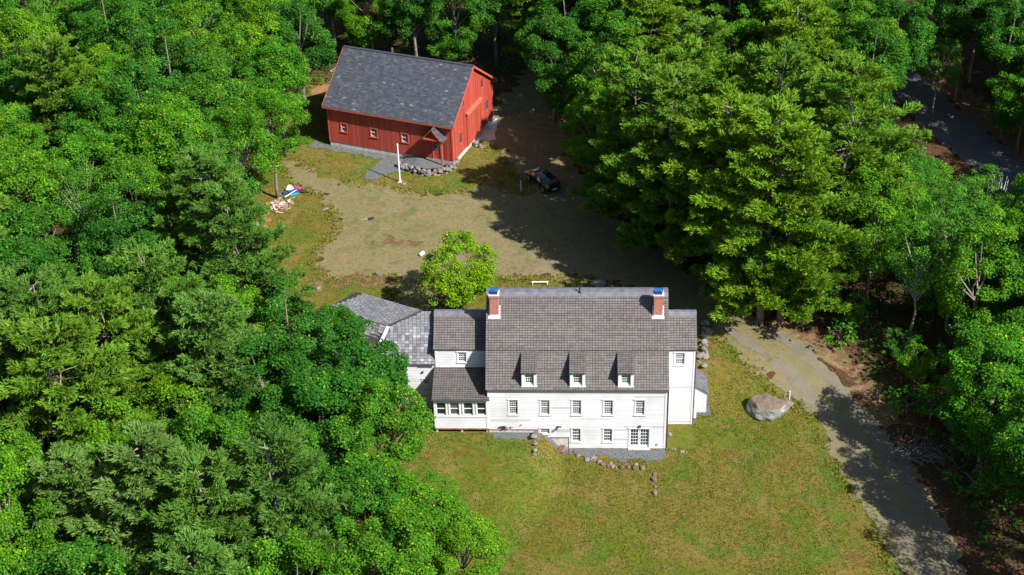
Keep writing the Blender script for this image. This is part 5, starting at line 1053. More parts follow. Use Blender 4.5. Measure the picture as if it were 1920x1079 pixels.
TR = [  # trees outside the frame at right are unseen, placed only to cast shade
(-28.46, -0.91, 'o', 13, 4.1, 'deep green oak crowding the garage and porch, second from left', 'trees of the surrounding woods'),
(-23.01, -5.0, 'o', 13.5, 4.2, 'rightmost deep green oak crowding the garage and porch', 'trees of the surrounding woods'),
(-20.82, -9.08, 'm', 13, 3.8, 'rightmost bright green maple crowding the garage and porch', 'trees of the surrounding woods'),
(-25.16, -8.99, 'o', 14, 4.4, 'deep green oak crowding the garage and porch, third from left', 'trees of the surrounding woods'),
(-24.26, -13.68, 'm', 13, 4.3, 'bright green maple left of the front lawn near the bottom edge, second from left', 'trees of the surrounding woods'),
(-17.44, -16.54, 'm', 11, 3.6, 'bright green maple left of the front lawn near the bottom edge, fifth from left', 'trees of the surrounding woods'),
(-14.49, -18.79, 'm', 10.5, 3.3, 'rightmost bright green maple left of the front lawn near the bottom edge', 'trees of the surrounding woods'),
(-21.1, -15.92, 'm', 12, 4, 'bright green maple left of the front lawn near the bottom edge, third from left', 'trees of the surrounding woods'),
(-19.3, -21.08, 'm', 12, 4.2, 'bright green maple left of the front lawn near the bottom edge, fourth from left', 'trees of the surrounding woods'),
(-29.6, -5.23, 'o', 13, 4, 'leftmost deep green oak crowding the garage and porch', 'trees of the surrounding woods'),
(-37.91, -1.81, 'd', 18, 4.4, 'rightmost soft needled pine at the left edge level with the house', 'trees of the surrounding woods'),
(-33.31, -5.52, 's', 17, 3.8, 'rightmost grey green conifer at the left edge level with the house', 'trees of the surrounding woods'),
(-40.32, -6.17, 'd', 18, 4.6, 'soft needled pine at the left edge level with the house, fourth from left', 'trees of the surrounding woods'),
(-42.7, -11.16, 'd', 19, 5, 'soft needled pine at the left edge level with the house, third from left', 'trees of the surrounding woods'),
(-45.35, -4.82, 'd', 18, 4.4, 'soft needled pine at the left edge level with the house, second from left', 'trees of the surrounding woods'),
(-35.41, -9.92, 'm', 13, 4.2, 'rightmost bright green maple at the left edge level with the house', 'trees of the surrounding woods'),
(-31.34, -13.1, 'm', 14, 4.2, 'rightmost bright green maple in the lower left corner of the photo', 'trees of the surrounding woods'),
(-26.22, -20.98, 'd', 18, 4.4, 'rightmost soft needled pine in the lower left corner of the photo', 'trees of the surrounding woods'),
(-34.59, -19.69, 's', 17, 4.3, 'grey green conifer in the lower left corner of the photo, second from left', 'trees of the surrounding woods'),
(-30.18, -22.41, 'd', 17, 4.4, 'leftmost soft needled pine in the lower left corner of the photo', 'trees of the surrounding woods'),
(-38.98, -13.15, 'm', 14, 4.2, 'bright green maple in the lower left corner of the photo, seventh from left', 'trees of the surrounding woods'),
(-41.16, -15.42, 'm', 11, 3.4, 'bright green maple in the lower left corner of the photo, fifth from left', 'trees of the surrounding woods'),
(-34.18, 9.27, 'd', 17, 4, 'rightmost soft needled pine left of the gravel yard', 'trees of the surrounding woods'),
(-37.07, 14.16, 'd', 17, 4, 'leftmost soft needled pine left of the gravel yard', 'trees of the surrounding woods'),
(-36.68, 44.77, 'm', 14, 4, 'bright green maple beyond the top left of the barn, tenth from left', 'trees of the surrounding woods'),
(-36.17, 36.32, 'm', 13, 3.7, 'rightmost bright green maple left of the barn at the height of its windows', 'trees of the surrounding woods'),
(-39.8, 50.93, 'm', 15, 4.3, 'bright green maple beyond the top left of the barn, seventh from left', 'trees of the surrounding woods'),
(-35.75, 52.85, 'o', 14, 4, 'deep green oak beyond the top left of the barn, third from left', 'trees of the surrounding woods'),
(-38.87, 58.9, 'm', 15, 4.2, 'bright green maple beyond the top left of the barn, ninth from left', 'trees of the surrounding woods'),
(-38.17, 29.43, 'm', 14, 4.2, 'bright green maple left of the barn at the height of its windows, third from left', 'trees of the surrounding woods'),
(5.48, 20.09, 'p', 19, 4.8, 'rightmost soft needled pine in the big stand right of the gravel yard', 'trees of the surrounding woods'),
(8.77, 15.32, 'p', 20, 5.0, 'leftmost soft needled pine between the yard and the grey road', 'trees of the surrounding woods'),
(10.48, 15.56, 'p', 18, 4.6, 'soft needled pine between the yard and the grey road, third from left', 'trees of the surrounding woods'),
(1.24, 24.89, 'p', 19, 4.8, 'leftmost soft needled pine in the big stand right of the gravel yard', 'trees of the surrounding woods'),
(-1.5, 30.47, 'p', 18, 4.2, 'only soft needled pine right of the barn and parked car', 'trees of the surrounding woods'),
(-4.94, 36.42, 'm', 12, 3.6, 'only bright green maple right of the barn and parked car', 'trees of the surrounding woods'),
(-7.29, 45.02, 'o', 12, 3.5, 'deep green oak in the upper middle woods right of the barn, fourth from left', 'trees of the surrounding woods'),
(-9.27, 52.02, 'o', 13, 3.7, 'deep green oak in the upper middle woods right of the barn, second from left', 'trees of the surrounding woods'),
(30.46, 53.49, 'b', 9, 2.9, 'only light leafy birch beyond the grey road at the top right', 'trees of the surrounding woods'),
(37.23, 44.96, 'l', 12, 3.6, 'leftmost bright green maple beyond the grey road at the top right', 'trees of the surrounding woods'),
(-34.5, 68, 'o', 13, 3.8, 'rightmost deep green oak beyond the top left of the barn', 'trees of the surrounding woods'),
(-30, 66.5, 'l', 12, 3.6, 'bright green maple directly behind the barn roof, second from left', 'trees of the surrounding woods'),
(-25, 65, 'o', 12.5, 3.7, 'leftmost deep green oak directly behind the barn roof', 'trees of the surrounding woods'),
(-20.3, 63.8, 'l', 12, 3.6, 'bright green maple directly behind the barn roof, fourth from left', 'trees of the surrounding woods'),
(-16, 66, 'o', 13, 3.6, 'rightmost deep green oak directly behind the barn roof', 'trees of the surrounding woods'),
(-28, 73, 'l', 14, 4, 'bright green maple directly behind the barn roof, third from left', 'trees of the surrounding woods'),
(-22, 71, 'o', 14, 4, 'deep green oak directly behind the barn roof, second from left', 'trees of the surrounding woods'),
(-34, 75, 'l', 14, 4.2, 'leftmost bright green maple directly behind the barn roof', 'trees of the surrounding woods'),
(-16, 73, 'l', 14, 4, 'rightmost bright green maple directly behind the barn roof', 'trees of the surrounding woods'),
(3.93, 74.3, 'm', 16.8, 4.51, 'rightmost bright green maple in the upper middle woods right of the barn', 'trees of the surrounding woods'),
(-54.03, 45.39, 'm', 13.1, 3.94, 'bright green maple in the top left corner of the woods, twelfth from left', 'trees of the surrounding woods'),
(25.92, -10.7, 'o', 13.0, 4.28, 'only deep green oak right of the driveway at the boulder level', 'trees of the surrounding woods'),
(52.91, 66.83, 'm', 16.6, 4.03, 'bright green maple standing just outside the photo on the right', 'trees of the surrounding woods'),
(27.44, -18.22, 'b', 14.4, 3.69, 'light leafy birch standing just outside the photo on the right', 'trees of the surrounding woods'),
(-55.45, 52.72, 'o', 14.1, 4.06, 'deep green oak in the top left corner of the woods, fourth from left', 'trees of the surrounding woods'),
(38.09, 9.04, 'l', 17.0, 4.64, 'bright green maple standing just outside the photo on the right', 'trees of the surrounding woods'),
(4.55, 38.9, 'p', 17.4, 4.27, 'soft needled pine in the big stand right of the gravel yard, third from left', 'trees of the surrounding woods'),
(24.98, 19.06, 'b', 12.8, 3.39, 'light leafy birch beside the lower grey road, second from left', 'trees of the surrounding woods'),
(8.05, 50.78, 'p', 19.2, 4.25, 'leftmost soft needled pine in the top woods left of the grey road', 'trees of the surrounding woods'),
(11.43, 33.59, 'l', 15.6, 4.58, 'leftmost bright green maple between the yard and the grey road', 'trees of the surrounding woods'),
(41.97, 66.5, 'm', 16.8, 4.27, 'rightmost bright green maple beyond the grey road at the top right', 'trees of the surrounding woods'),
(10.5, 27.44, 'p', 20.1, 4.64, 'soft needled pine between the yard and the grey road, second from left', 'trees of the surrounding woods'),
(-70.11, 53.01, 'm', 16.8, 4.76, 'leftmost bright green maple in the top left corner of the woods', 'trees of the surrounding woods'),
(-57.14, 8.56, 'd', 18.5, 4.96, 'only soft needled pine at the left edge level with the gravel yard', 'trees of the surrounding woods'),
(48.72, 52.99, 'o', 15.9, 4.15, 'deep green oak standing just outside the photo on the right', 'trees of the surrounding woods'),
(-47.89, 35.63, 'm', 15.5, 4.19, 'rightmost bright green maple at the left edge beside the barn level', 'trees of the surrounding woods'),
(-46.86, 80.13, 'o', 12.5, 4.19, 'leftmost deep green oak beyond the top left of the barn', 'trees of the surrounding woods'),
(28.41, 1.87, 'l', 13.6, 4.79, 'rightmost bright green maple at the right edge above boulder level', 'trees of the surrounding woods'),
(-46.85, 54.77, 'm', 15.6, 4.36, 'bright green maple beyond the top left of the barn, second from left', 'trees of the surrounding woods'),
(25.1, 9.9, 'l', 14.3, 4.03, 'leftmost bright green maple at the right edge above boulder level', 'trees of the surrounding woods'),
(44.74, 45.66, 'o', 15.2, 4.07, 'deep green oak standing just outside the photo on the right', 'trees of the surrounding woods'),
(-3.35, 69.39, 'p', 18.9, 4.91, 'soft needled pine in the upper middle woods right of the barn, third from left', 'trees of the surrounding woods'),
(44.95, 36.22, 'b', 12.0, 3.38, 'light leafy birch standing just outside the photo on the right', 'trees of the surrounding woods'),
(45.03, 56.44, 'o', 14.1, 3.71, 'deep green oak standing just outside the photo on the right', 'trees of the surrounding woods'),
(-44.63, 31.56, 'o', 13.3, 3.73, 'only deep green oak left of the barn at the height of its windows', 'trees of the surrounding woods'),
(-44.0, -21.21, 'm', 16.3, 4.04, 'bright green maple in the lower left corner of the photo, fourth from left', 'trees of the surrounding woods'),
(20.12, 68.37, 'p', 20.2, 4.38, 'soft needled pine in the top woods left of the grey road, tenth from left', 'trees of the surrounding woods'),
(-65.64, 69.58, 'm', 16.8, 4.57, 'bright green maple in the top left corner of the woods, ninth from left', 'trees of the surrounding woods'),
(-54.8, 17.36, 'm', 16.9, 4.62, 'bright green maple at the left edge level with the gravel yard, second from left', 'trees of the surrounding woods'),
(38.87, 56.25, 'o', 13.0, 4.51, 'deep green oak beyond the grey road at the top right, seventh from left', 'trees of the surrounding woods'),
(16.32, 24.27, 'p', 20.3, 4.92, 'rightmost soft needled pine between the yard and the grey road', 'trees of the surrounding woods'),
(14.69, 63.85, 'p', 20.2, 4.36, 'soft needled pine in the top woods left of the grey road, sixth from left', 'trees of the surrounding woods'),
(-2.62, 76.9, 'p', 18.2, 4.93, 'soft needled pine in the upper middle woods right of the barn, fourth from left', 'trees of the surrounding woods'),
(-49.71, 70.55, 'm', 16.0, 4.44, 'bright green maple beyond the top left of the barn, fourth from left', 'trees of the surrounding woods'),
(21.75, 55.2, 'o', 14.3, 4.59, 'leftmost deep green oak in the top woods left of the grey road', 'trees of the surrounding woods'),
(-64.57, 61.35, 'b', 14.7, 3.49, 'light leafy birch in the top left corner of the woods, second from left', 'trees of the surrounding woods'),
(43.3, 72.29, 'o', 14.0, 4.18, 'deep green oak beyond the grey road at the top right, eighth from left', 'trees of the surrounding woods'),
(-0.44, 60.37, 'p', 19.9, 4.06, 'soft needled pine in the upper middle woods right of the barn, fifth from left', 'trees of the surrounding woods'),
(12.8, 74.47, 'p', 18.6, 4.54, 'soft needled pine in the top woods left of the grey road, fifth from left', 'trees of the surrounding woods'),
(-46.42, 15.19, 'b', 13.6, 3.04, 'rightmost light leafy birch at the left edge level with the gravel yard', 'trees of the surrounding woods'),
(13.81, 40.14, 'p', 18.6, 4.78, 'soft needled pine in the top woods left of the grey road, eighth from left', 'trees of the surrounding woods'),
(-58.63, 27.53, 'm', 14.9, 4.02, 'bright green maple at the left edge beside the barn level, second from left', 'trees of the surrounding woods'),
(-10.37, 70.12, 'o', 15.8, 4.69, 'leftmost deep green oak in the upper middle woods right of the barn', 'trees of the surrounding woods'),
(21.38, 43.2, 'o', 15.7, 3.93, 'rightmost deep green oak in the top woods left of the grey road', 'trees of the surrounding woods'),
(-60.07, 32.28, 'm', 13.4, 4.08, 'bright green maple at the left edge beside the barn level, third from left', 'trees of the surrounding woods'),
(-51.45, 6.26, 'o', 15.1, 3.89, 'leftmost deep green oak at the left edge level with the gravel yard', 'trees of the surrounding woods'),
(-73.44, 76.16, 'm', 14.2, 3.7, 'bright green maple in the top left corner of the woods, fifth from left', 'trees of the surrounding woods'),
(4.92, 59.53, 'o', 12.9, 4.45, 'rightmost deep green oak in the upper middle woods right of the barn', 'trees of the surrounding woods'),
(-19.54, 76.75, 'o', 13.0, 3.82, 'deep green oak directly behind the barn roof, third from left', 'trees of the surrounding woods'),
(-37.13, -26.34, 'm', 13.5, 4.54, 'bright green maple in the lower left corner of the photo, sixth from left', 'trees of the surrounding woods'),
(-39.66, 72.85, 'm', 15.8, 4.38, 'rightmost bright green maple beyond the top left of the barn', 'trees of the surrounding woods'),
(35.68, 61.04, 'o', 14.8, 3.85, 'deep green oak beyond the grey road at the top right, fifth from left', 'trees of the surrounding woods'),
(-39.65, -19.38, 's', 15.3, 3.2, 'leftmost grey green conifer in the lower left corner of the photo', 'trees of the surrounding woods'),
(-29.06, -30.16, 's', 17.7, 3.62, 'rightmost grey green conifer in the lower left corner of the photo', 'trees of the surrounding woods'),
(17.89, 30.74, 'l', 14.3, 3.98, 'bright green maple between the yard and the grey road, third from left', 'trees of the surrounding woods'),
(-58.18, 63.12, 'm', 13.4, 4.5, 'bright green maple in the top left corner of the woods, fourteenth from left', 'trees of the surrounding woods'),
(40.79, 13.9, 'b', 13.4, 3.7, 'light leafy birch standing just outside the photo on the right', 'trees of the surrounding woods'),
(9.15, 55.8, 'p', 18.7, 4.13, 'soft needled pine in the top woods left of the grey road, second from left', 'trees of the surrounding woods'),
(-44.87, 19.32, 'm', 15.4, 3.89, 'leftmost bright green maple left of the gravel yard', 'trees of the surrounding woods'),
(-48.18, 61.85, 'm', 14.8, 3.88, 'bright green maple beyond the top left of the barn, third from left', 'trees of the surrounding woods'),
(-40.84, 67.26, 'm', 16.4, 4.63, 'bright green maple beyond the top left of the barn, eighth from left', 'trees of the surrounding woods'),
(-64.68, 35.28, 'm', 15.5, 3.82, 'leftmost bright green maple at the left edge beside the barn level', 'trees of the surrounding woods'),
(-43.98, 2.17, 'm', 13.4, 4.79, 'leftmost bright green maple at the left edge level with the house', 'trees of the surrounding woods'),
(-51.97, 32.81, 'm', 13.3, 3.97, 'bright green maple at the left edge beside the barn level, fourth from left', 'trees of the surrounding woods'),
(4.89, 66.86, 'p', 17.7, 4.47, 'rightmost soft needled pine in the upper middle woods right of the barn', 'trees of the surrounding woods'),
(-45.47, 47.73, 'm', 15.6, 4.04, 'leftmost bright green maple beyond the top left of the barn', 'trees of the surrounding woods'),
(55.28, 55.47, 'o', 14.3, 4.33, 'deep green oak standing just outside the photo on the right', 'trees of the surrounding woods'),
(24.43, 14.71, 'b', 13.6, 3.53, 'rightmost light leafy birch beside the lower grey road', 'trees of the surrounding woods'),
(-50.58, -12.97, 'm', 13.4, 4.18, 'bright green maple in the lower left corner of the photo, second from left', 'trees of the surrounding woods'),
(-11.36, 64.3, 'p', 16.2, 3.71, 'leftmost soft needled pine in the upper middle woods right of the barn', 'trees of the surrounding woods'),
(-5.46, 61.74, 'p', 17.3, 4.11, 'soft needled pine in the upper middle woods right of the barn, second from left', 'trees of the surrounding woods'),
(-2.36, 53.41, 'o', 14.7, 4.54, 'deep green oak in the upper middle woods right of the barn, fifth from left', 'trees of the surrounding woods'),
(10.9, 67.68, 'p', 17.0, 4.59, 'soft needled pine in the top woods left of the grey road, fourth from left', 'trees of the surrounding woods'),
(-72.79, 65.82, 'm', 16.4, 3.86, 'bright green maple in the top left corner of the woods, third from left', 'trees of the surrounding woods'),
(-60.82, 58.02, 'm', 13.0, 4.11, 'bright green maple in the top left corner of the woods, tenth from left', 'trees of the surrounding woods'),
(58.37, 67.55, 'o', 14.0, 3.78, 'deep green oak standing just outside the photo on the right', 'trees of the surrounding woods'),
(-55.26, 58.02, 'm', 14.2, 4.22, 'bright green maple in the top left corner of the woods, fifteenth from left', 'trees of the surrounding woods'),
(43.27, 20.43, 'l', 15.2, 4.43, 'bright green maple standing just outside the photo on the right', 'trees of the surrounding woods'),
(-54.5, 2.05, 'd', 17.6, 4.68, 'leftmost soft needled pine at the left edge level with the house', 'trees of the surrounding woods'),
(50.25, 61.01, 'o', 15.0, 4.69, 'deep green oak standing just outside the photo on the right', 'trees of the surrounding woods'),
(28.31, 22.63, 'o', 9.7, 2.73, 'only deep green oak beside the lower grey road', 'trees of the surrounding woods'),
(-50.97, 25.35, 'm', 13.3, 4.75, 'rightmost bright green maple at the left edge level with the gravel yard', 'trees of the surrounding woods'),
(13.26, 48.11, 'p', 20.5, 4.63, 'soft needled pine in the top woods left of the grey road, seventh from left', 'trees of the surrounding woods'),
(45.53, 27.28, 'l', 14.7, 4.26, 'bright green maple standing just outside the photo on the right', 'trees of the surrounding woods'),
(30.06, -6.31, 'l', 13.6, 4.7, 'bright green maple standing just outside the photo on the right', 'trees of the surrounding woods'),
(36.37, 71.59, 'o', 13.2, 4.4, 'deep green oak beyond the grey road at the top right, third from left', 'trees of the surrounding woods'),
(34.99, 22.53, 'l', 13.7, 4.48, 'rightmost bright green maple beside the lower grey road', 'trees of the surrounding woods'),
(27.45, -23.61, 'l', 13.5, 4.57, 'bright green maple standing just outside the photo on the right', 'trees of the surrounding woods'),
(-62.98, 47.64, 'm', 16.7, 4.72, 'bright green maple in the top left corner of the woods, sixth from left', 'trees of the surrounding woods'),
(22.96, 63.55, 'p', 20.1, 4.55, 'rightmost soft needled pine in the top woods left of the grey road', 'trees of the surrounding woods'),
(36.32, 50.53, 'o', 15.6, 3.73, 'deep green oak beyond the grey road at the top right, sixth from left', 'trees of the surrounding woods'),
(51.0, 44.04, 'o', 15.1, 3.64, 'deep green oak standing just outside the photo on the right', 'trees of the surrounding woods'),
(36.12, 0.26, 'l', 14.9, 4.35, 'bright green maple standing just outside the photo on the right', 'trees of the surrounding woods'),
(-46.28, 41.17, 'o', 14.5, 4.67, 'rightmost deep green oak in the top left corner of the woods', 'trees of the surrounding woods'),
(-60.09, 40.47, 'o', 14.2, 4.12, 'deep green oak in the top left corner of the woods, third from left', 'trees of the surrounding woods'),
(16.25, 56.45, 'm', 13.1, 4.25, 'bright green maple in the top woods left of the grey road, second from left', 'trees of the surrounding woods'),
(48.51, 74.84, 'o', 15.2, 4.41, 'rightmost deep green oak beyond the grey road at the top right', 'trees of the surrounding woods'),
(55.94, 74.95, 'o', 13.8, 3.97, 'deep green oak standing just outside the photo on the right', 'trees of the surrounding woods'),
(-44.16, 11.64, 'o', 13.8, 3.83, 'rightmost deep green oak at the left edge level with the gravel yard', 'trees of the surrounding woods'),
(-43.3, 26.78, 'm', 16.9, 4.5, 'leftmost bright green maple left of the barn at the height of its windows', 'trees of the surrounding woods'),
(-63.09, 52.68, 'b', 14.3, 3.51, 'leftmost light leafy birch in the top left corner of the woods', 'trees of the surrounding woods'),
(37.14, 17.91, 'b', 13.4, 3.23, 'light leafy birch standing just outside the photo on the right', 'trees of the surrounding woods'),
(47.42, 66.77, 'o', 13.1, 3.73, 'deep green oak standing just outside the photo on the right', 'trees of the surrounding woods'),
(-38.3, 18.98, 'm', 15.6, 4.03, 'rightmost bright green maple left of the gravel yard', 'trees of the surrounding woods'),
(18.33, 19.03, 'l', 14.8, 4.24, 'leftmost bright green maple beside the lower grey road', 'trees of the surrounding woods'),
(22.24, 25.23, 'l', 10.9, 2.96, 'bright green maple beside the lower grey road, second from left', 'trees of the surrounding woods'),
(-24.21, -26.71, 'm', 15.5, 3.82, 'leftmost bright green maple left of the front lawn near the bottom edge', 'trees of the surrounding woods'),
(-46.06, -26.03, 'm', 15.7, 4.51, 'leftmost bright green maple in the lower left corner of the photo', 'trees of the surrounding woods'),
(30.13, 9.44, 'o', 12.9, 4.24, 'only deep green oak at the right edge above boulder level', 'trees of the surrounding woods'),
(-3.58, 41.59, 'm', 16.5, 4.12, 'leftmost bright green maple in the upper middle woods right of the barn', 'trees of the surrounding woods'),
(-39.25, 3.85, 'b', 14.6, 3.13, 'only light leafy birch at the left edge level with the house', 'trees of the surrounding woods'),
(41.62, 41.4, 'o', 13.1, 3.97, 'deep green oak standing just outside the photo on the right', 'trees of the surrounding woods'),
(47.36, 32.58, 'l', 14.6, 3.8, 'bright green maple standing just outside the photo on the right', 'trees of the surrounding woods'),
(3.45, 31.83, 'p', 18.3, 4.07, 'soft needled pine in the big stand right of the gravel yard, second from left', 'trees of the surrounding woods'),
(34.17, 5.19, 'l', 13.9, 4.31, 'bright green maple standing just outside the photo on the right', 'trees of the surrounding woods'),
(0.3, 45.81, 'p', 17.4, 4.1, 'soft needled pine in the upper middle woods right of the barn, sixth from left', 'trees of the surrounding woods'),
(-60.42, 21.25, 'm', 16.5, 4.79, 'leftmost bright green maple at the left edge level with the gravel yard', 'trees of the surrounding woods'),
(26.21, -31.78, 'l', 14.6, 3.9, 'bright green maple standing just outside the photo on the right', 'trees of the surrounding woods'),
(-30.57, 3.95, 'm', 9.7, 2.93, 'bright green maple crowding the garage and porch, second from left', 'trees of the surrounding woods'),
(48.69, 39.32, 'o', 15.2, 4.27, 'deep green oak standing just outside the photo on the right', 'trees of the surrounding woods'),
(-48.03, -8.84, 's', 18.1, 3.48, 'leftmost grey green conifer at the left edge level with the house', 'trees of the surrounding woods'),
(-52.06, 12.53, 'o', 14.1, 4.06, 'deep green oak at the left edge level with the gravel yard, second from left', 'trees of the surrounding woods'),
(31.89, -14.52, 'b', 14.5, 3.65, 'light leafy birch standing just outside the photo on the right', 'trees of the surrounding woods'),
(-41.13, 38.25, 'm', 14.4, 4.66, 'bright green maple left of the barn at the height of its windows, second from left', 'trees of the surrounding woods'),
(8.57, 45.55, 'l', 15.5, 3.97, 'leftmost bright green maple in the top woods left of the grey road', 'trees of the surrounding woods'),
(40.12, 26.01, 'o', 14.8, 3.73, 'deep green oak standing just outside the photo on the right', 'trees of the surrounding woods'),
(34.51, -9.74, 'l', 15.6, 3.74, 'bright green maple standing just outside the photo on the right', 'trees of the surrounding woods'),
(-42.22, 7.45, 'o', 12.8, 3.86, 'only deep green oak left of the gravel yard', 'trees of the surrounding woods'),
(30.47, 17.3, 'l', 12.7, 3.31, 'bright green maple beside the lower grey road, fourth from left', 'trees of the surrounding woods'),
(-54.98, 70.53, 'm', 16.8, 3.75, 'bright green maple in the top left corner of the woods, seventeenth from left', 'trees of the surrounding woods'),
(33.08, 75.33, 'm', 15.0, 3.72, 'bright green maple standing just outside the photo on the right', 'trees of the surrounding woods'),
(-59.8, 68.51, 'm', 14.5, 4.62, 'bright green maple in the top left corner of the woods, eleventh from left', 'trees of the surrounding woods'),
(20.39, 38.16, 'l', 10.4, 3.3, 'rightmost bright green maple between the yard and the grey road', 'trees of the surrounding woods'),
(-51.88, 65.29, 'm', 15.8, 4.0, 'rightmost bright green maple in the top left corner of the woods', 'trees of the surrounding woods'),
(30.12, 78.69, 'o', 13.6, 3.61, 'deep green oak standing just outside the photo on the right', 'trees of the surrounding woods'),
(23.77, -2.43, 'l', 13.2, 4.61, 'only bright green maple right of the driveway at the boulder level', 'trees of the surrounding woods'),
(23.36, 29.46, 'l', 9.7, 2.96, 'bright green maple beside the lower grey road, third from left', 'trees of the surrounding woods'),
(-41.2, 78.38, 'm', 14.3, 4.26, 'bright green maple beyond the top left of the barn, eleventh from left', 'trees of the surrounding woods'),
(19.8, 74.06, 'p', 19.1, 4.9, 'soft needled pine in the top woods left of the grey road, ninth from left', 'trees of the surrounding woods'),
(-68.85, 74.44, 'm', 15.8, 4.33, 'bright green maple in the top left corner of the woods, eighth from left', 'trees of the surrounding woods'),
(-56.05, 36.28, 'd', 17.1, 4.05, 'only soft needled pine at the left edge beside the barn level', 'trees of the surrounding woods'),
(-52.67, 40.19, 'm', 13.5, 3.86, 'bright green maple in the top left corner of the woods, thirteenth from left', 'trees of the surrounding woods'),
(41.42, 50.2, 'o', 12.7, 3.76, 'deep green oak beyond the grey road at the top right, ninth from left', 'trees of the surrounding woods'),
(53.11, 49.1, 'o', 14.0, 4.69, 'deep green oak standing just outside the photo on the right', 'trees of the surrounding woods'),
(-46.05, -16.36, 'm', 16.5, 3.8, 'bright green maple in the lower left corner of the photo, third from left', 'trees of the surrounding woods'),
(-7.96, 56.35, 'o', 15.7, 3.66, 'deep green oak in the upper middle woods right of the barn, third from left', 'trees of the surrounding woods'),
(11.24, 21.16, 'l', 13.1, 3.96, 'bright green maple between the yard and the grey road, second from left', 'trees of the surrounding woods'),
(-69.53, 46.63, 'o', 12.6, 4.16, 'leftmost deep green oak in the top left corner of the woods', 'trees of the surrounding woods'),
(34.05, 66.69, 'o', 14.3, 3.6, 'deep green oak beyond the grey road at the top right, second from left', 'trees of the surrounding woods'),
(-42.3, 56.17, 'b', 12.0, 3.11, 'rightmost light leafy birch beyond the top left of the barn', 'trees of the surrounding woods'),
(-49.16, -1.96, 's', 16.1, 3.03, 'grey green conifer at the left edge level with the house, second from left', 'trees of the surrounding woods'),
(33.32, 13.82, 'l', 14.1, 4.07, 'bright green maple standing just outside the photo on the right', 'trees of the surrounding woods'),
(21.24, 48.64, 'm', 14.9, 4.56, 'rightmost bright green maple in the top woods left of the grey road', 'trees of the surrounding woods'),
(-75.11, 71.09, 'm', 13.5, 4.0, 'bright green maple in the top left corner of the woods, second from left', 'trees of the surrounding woods'),
(16.79, 35.53, 'o', 13.5, 3.72, 'only deep green oak between the yard and the grey road', 'trees of the surrounding woods'),
(34.6, -4.17, 'b', 12.0, 3.43, 'light leafy birch standing just outside the photo on the right', 'trees of the surrounding woods'),
(-46.23, 74.9, 'm', 16.3, 4.24, 'bright green maple beyond the top left of the barn, sixth from left', 'trees of the surrounding woods'),
(56.46, 61.81, 'o', 13.3, 4.11, 'deep green oak standing just outside the photo on the right', 'trees of the surrounding woods'),
(-42.5, 62.11, 'o', 15.3, 3.7, 'deep green oak beyond the top left of the barn, second from left', 'trees of the surrounding woods'),
(-47.22, 7.59, 'b', 12.4, 3.12, 'light leafy birch at the left edge level with the gravel yard, second from left', 'trees of the surrounding woods'),
(44.82, 61.81, 'o', 14.4, 3.64, 'deep green oak beyond the grey road at the top right, tenth from left', 'trees of the surrounding woods'),
(40.59, 36.7, 'b', 14.4, 3.75, 'light leafy birch standing just outside the photo on the right', 'trees of the surrounding woods'),
(2.61, 50.53, 'p', 17.8, 4.56, 'soft needled pine in the upper middle woods right of the barn, seventh from left', 'trees of the surrounding woods'),
(-69.33, 58.97, 'm', 15.0, 3.71, 'bright green maple in the top left corner of the woods, fourth from left', 'trees of the surrounding woods'),
(25.31, 51.62, 'o', 15.0, 3.82, 'leftmost deep green oak beyond the grey road at the top right', 'trees of the surrounding woods'),
(-50.85, 49.11, 'm', 16.3, 4.03, 'bright green maple in the top left corner of the woods, sixteenth from left', 'trees of the surrounding woods'),
(-41.34, 45.47, 'b', 13.7, 3.52, 'leftmost light leafy birch beyond the top left of the barn', 'trees of the surrounding woods'),
(9.8, 61.01, 'p', 19.6, 4.04, 'soft needled pine in the top woods left of the grey road, third from left', 'trees of the surrounding woods'),
(33.34, 56.76, 'o', 15.4, 3.67, 'deep green oak beyond the grey road at the top right, fourth from left', 'trees of the surrounding woods'),
(21.53, 33.63, 'b', 9.1, 2.4, 'leftmost light leafy birch beside the lower grey road', 'trees of the surrounding woods'),
(-25.96, 3.59, 'o', 10.1, 2.72, 'deep green oak crowding the garage and porch, fourth from left', 'trees of the surrounding woods'),
(-57.0, 74.53, 'b', 14.0, 3.63, 'rightmost light leafy birch in the top left corner of the woods', 'trees of the surrounding woods'),
(-46.14, 66.4, 'm', 15.9, 3.77, 'bright green maple beyond the top left of the barn, fifth from left', 'trees of the surrounding woods'),
(-33.21, 0.45, 'm', 14.7, 4.09, 'leftmost bright green maple crowding the garage and porch', 'trees of the surrounding woods'),
(42.52, 32.64, 'b', 15.0, 3.51, 'light leafy birch standing just outside the photo on the right', 'trees of the surrounding woods'),
(-78.1, 75.18, 'o', 13.6, 3.86, 'deep green oak in the top left corner of the woods, second from left', 'trees of the surrounding woods'),
(-68.01, 64.48, 'm', 14.4, 3.97, 'bright green maple in the top left corner of the woods, seventh from left', 'trees of the surrounding woods'),
(-55.51, 23.08, 'b', 13.4, 3.69, 'leftmost light leafy birch at the left edge level with the gravel yard', 'trees of the surrounding woods'),
(20.89, 12.09, 'b', 13.3, 3.15, 'only light leafy birch at the right edge above boulder level', 'trees of the surrounding woods'),
(-41.11, 33.59, 'b', 12.6, 3.01, 'rightmost light leafy birch left of the barn at the height of its windows', 'trees of the surrounding woods'),
(-49.28, 19.36, 'b', 14.5, 3.29, 'light leafy birch at the left edge level with the gravel yard, third from left', 'trees of the surrounding woods'),
(-39.27, 24.43, 'b', 14.6, 3.26, 'leftmost light leafy birch left of the barn at the height of its windows', 'trees of the surrounding woods'),
(8.51, 22.8, 'y', 5.9, 1.9, 'only young bright green maple over the driveway behind the chimney', 'trees of the surrounding woods'),
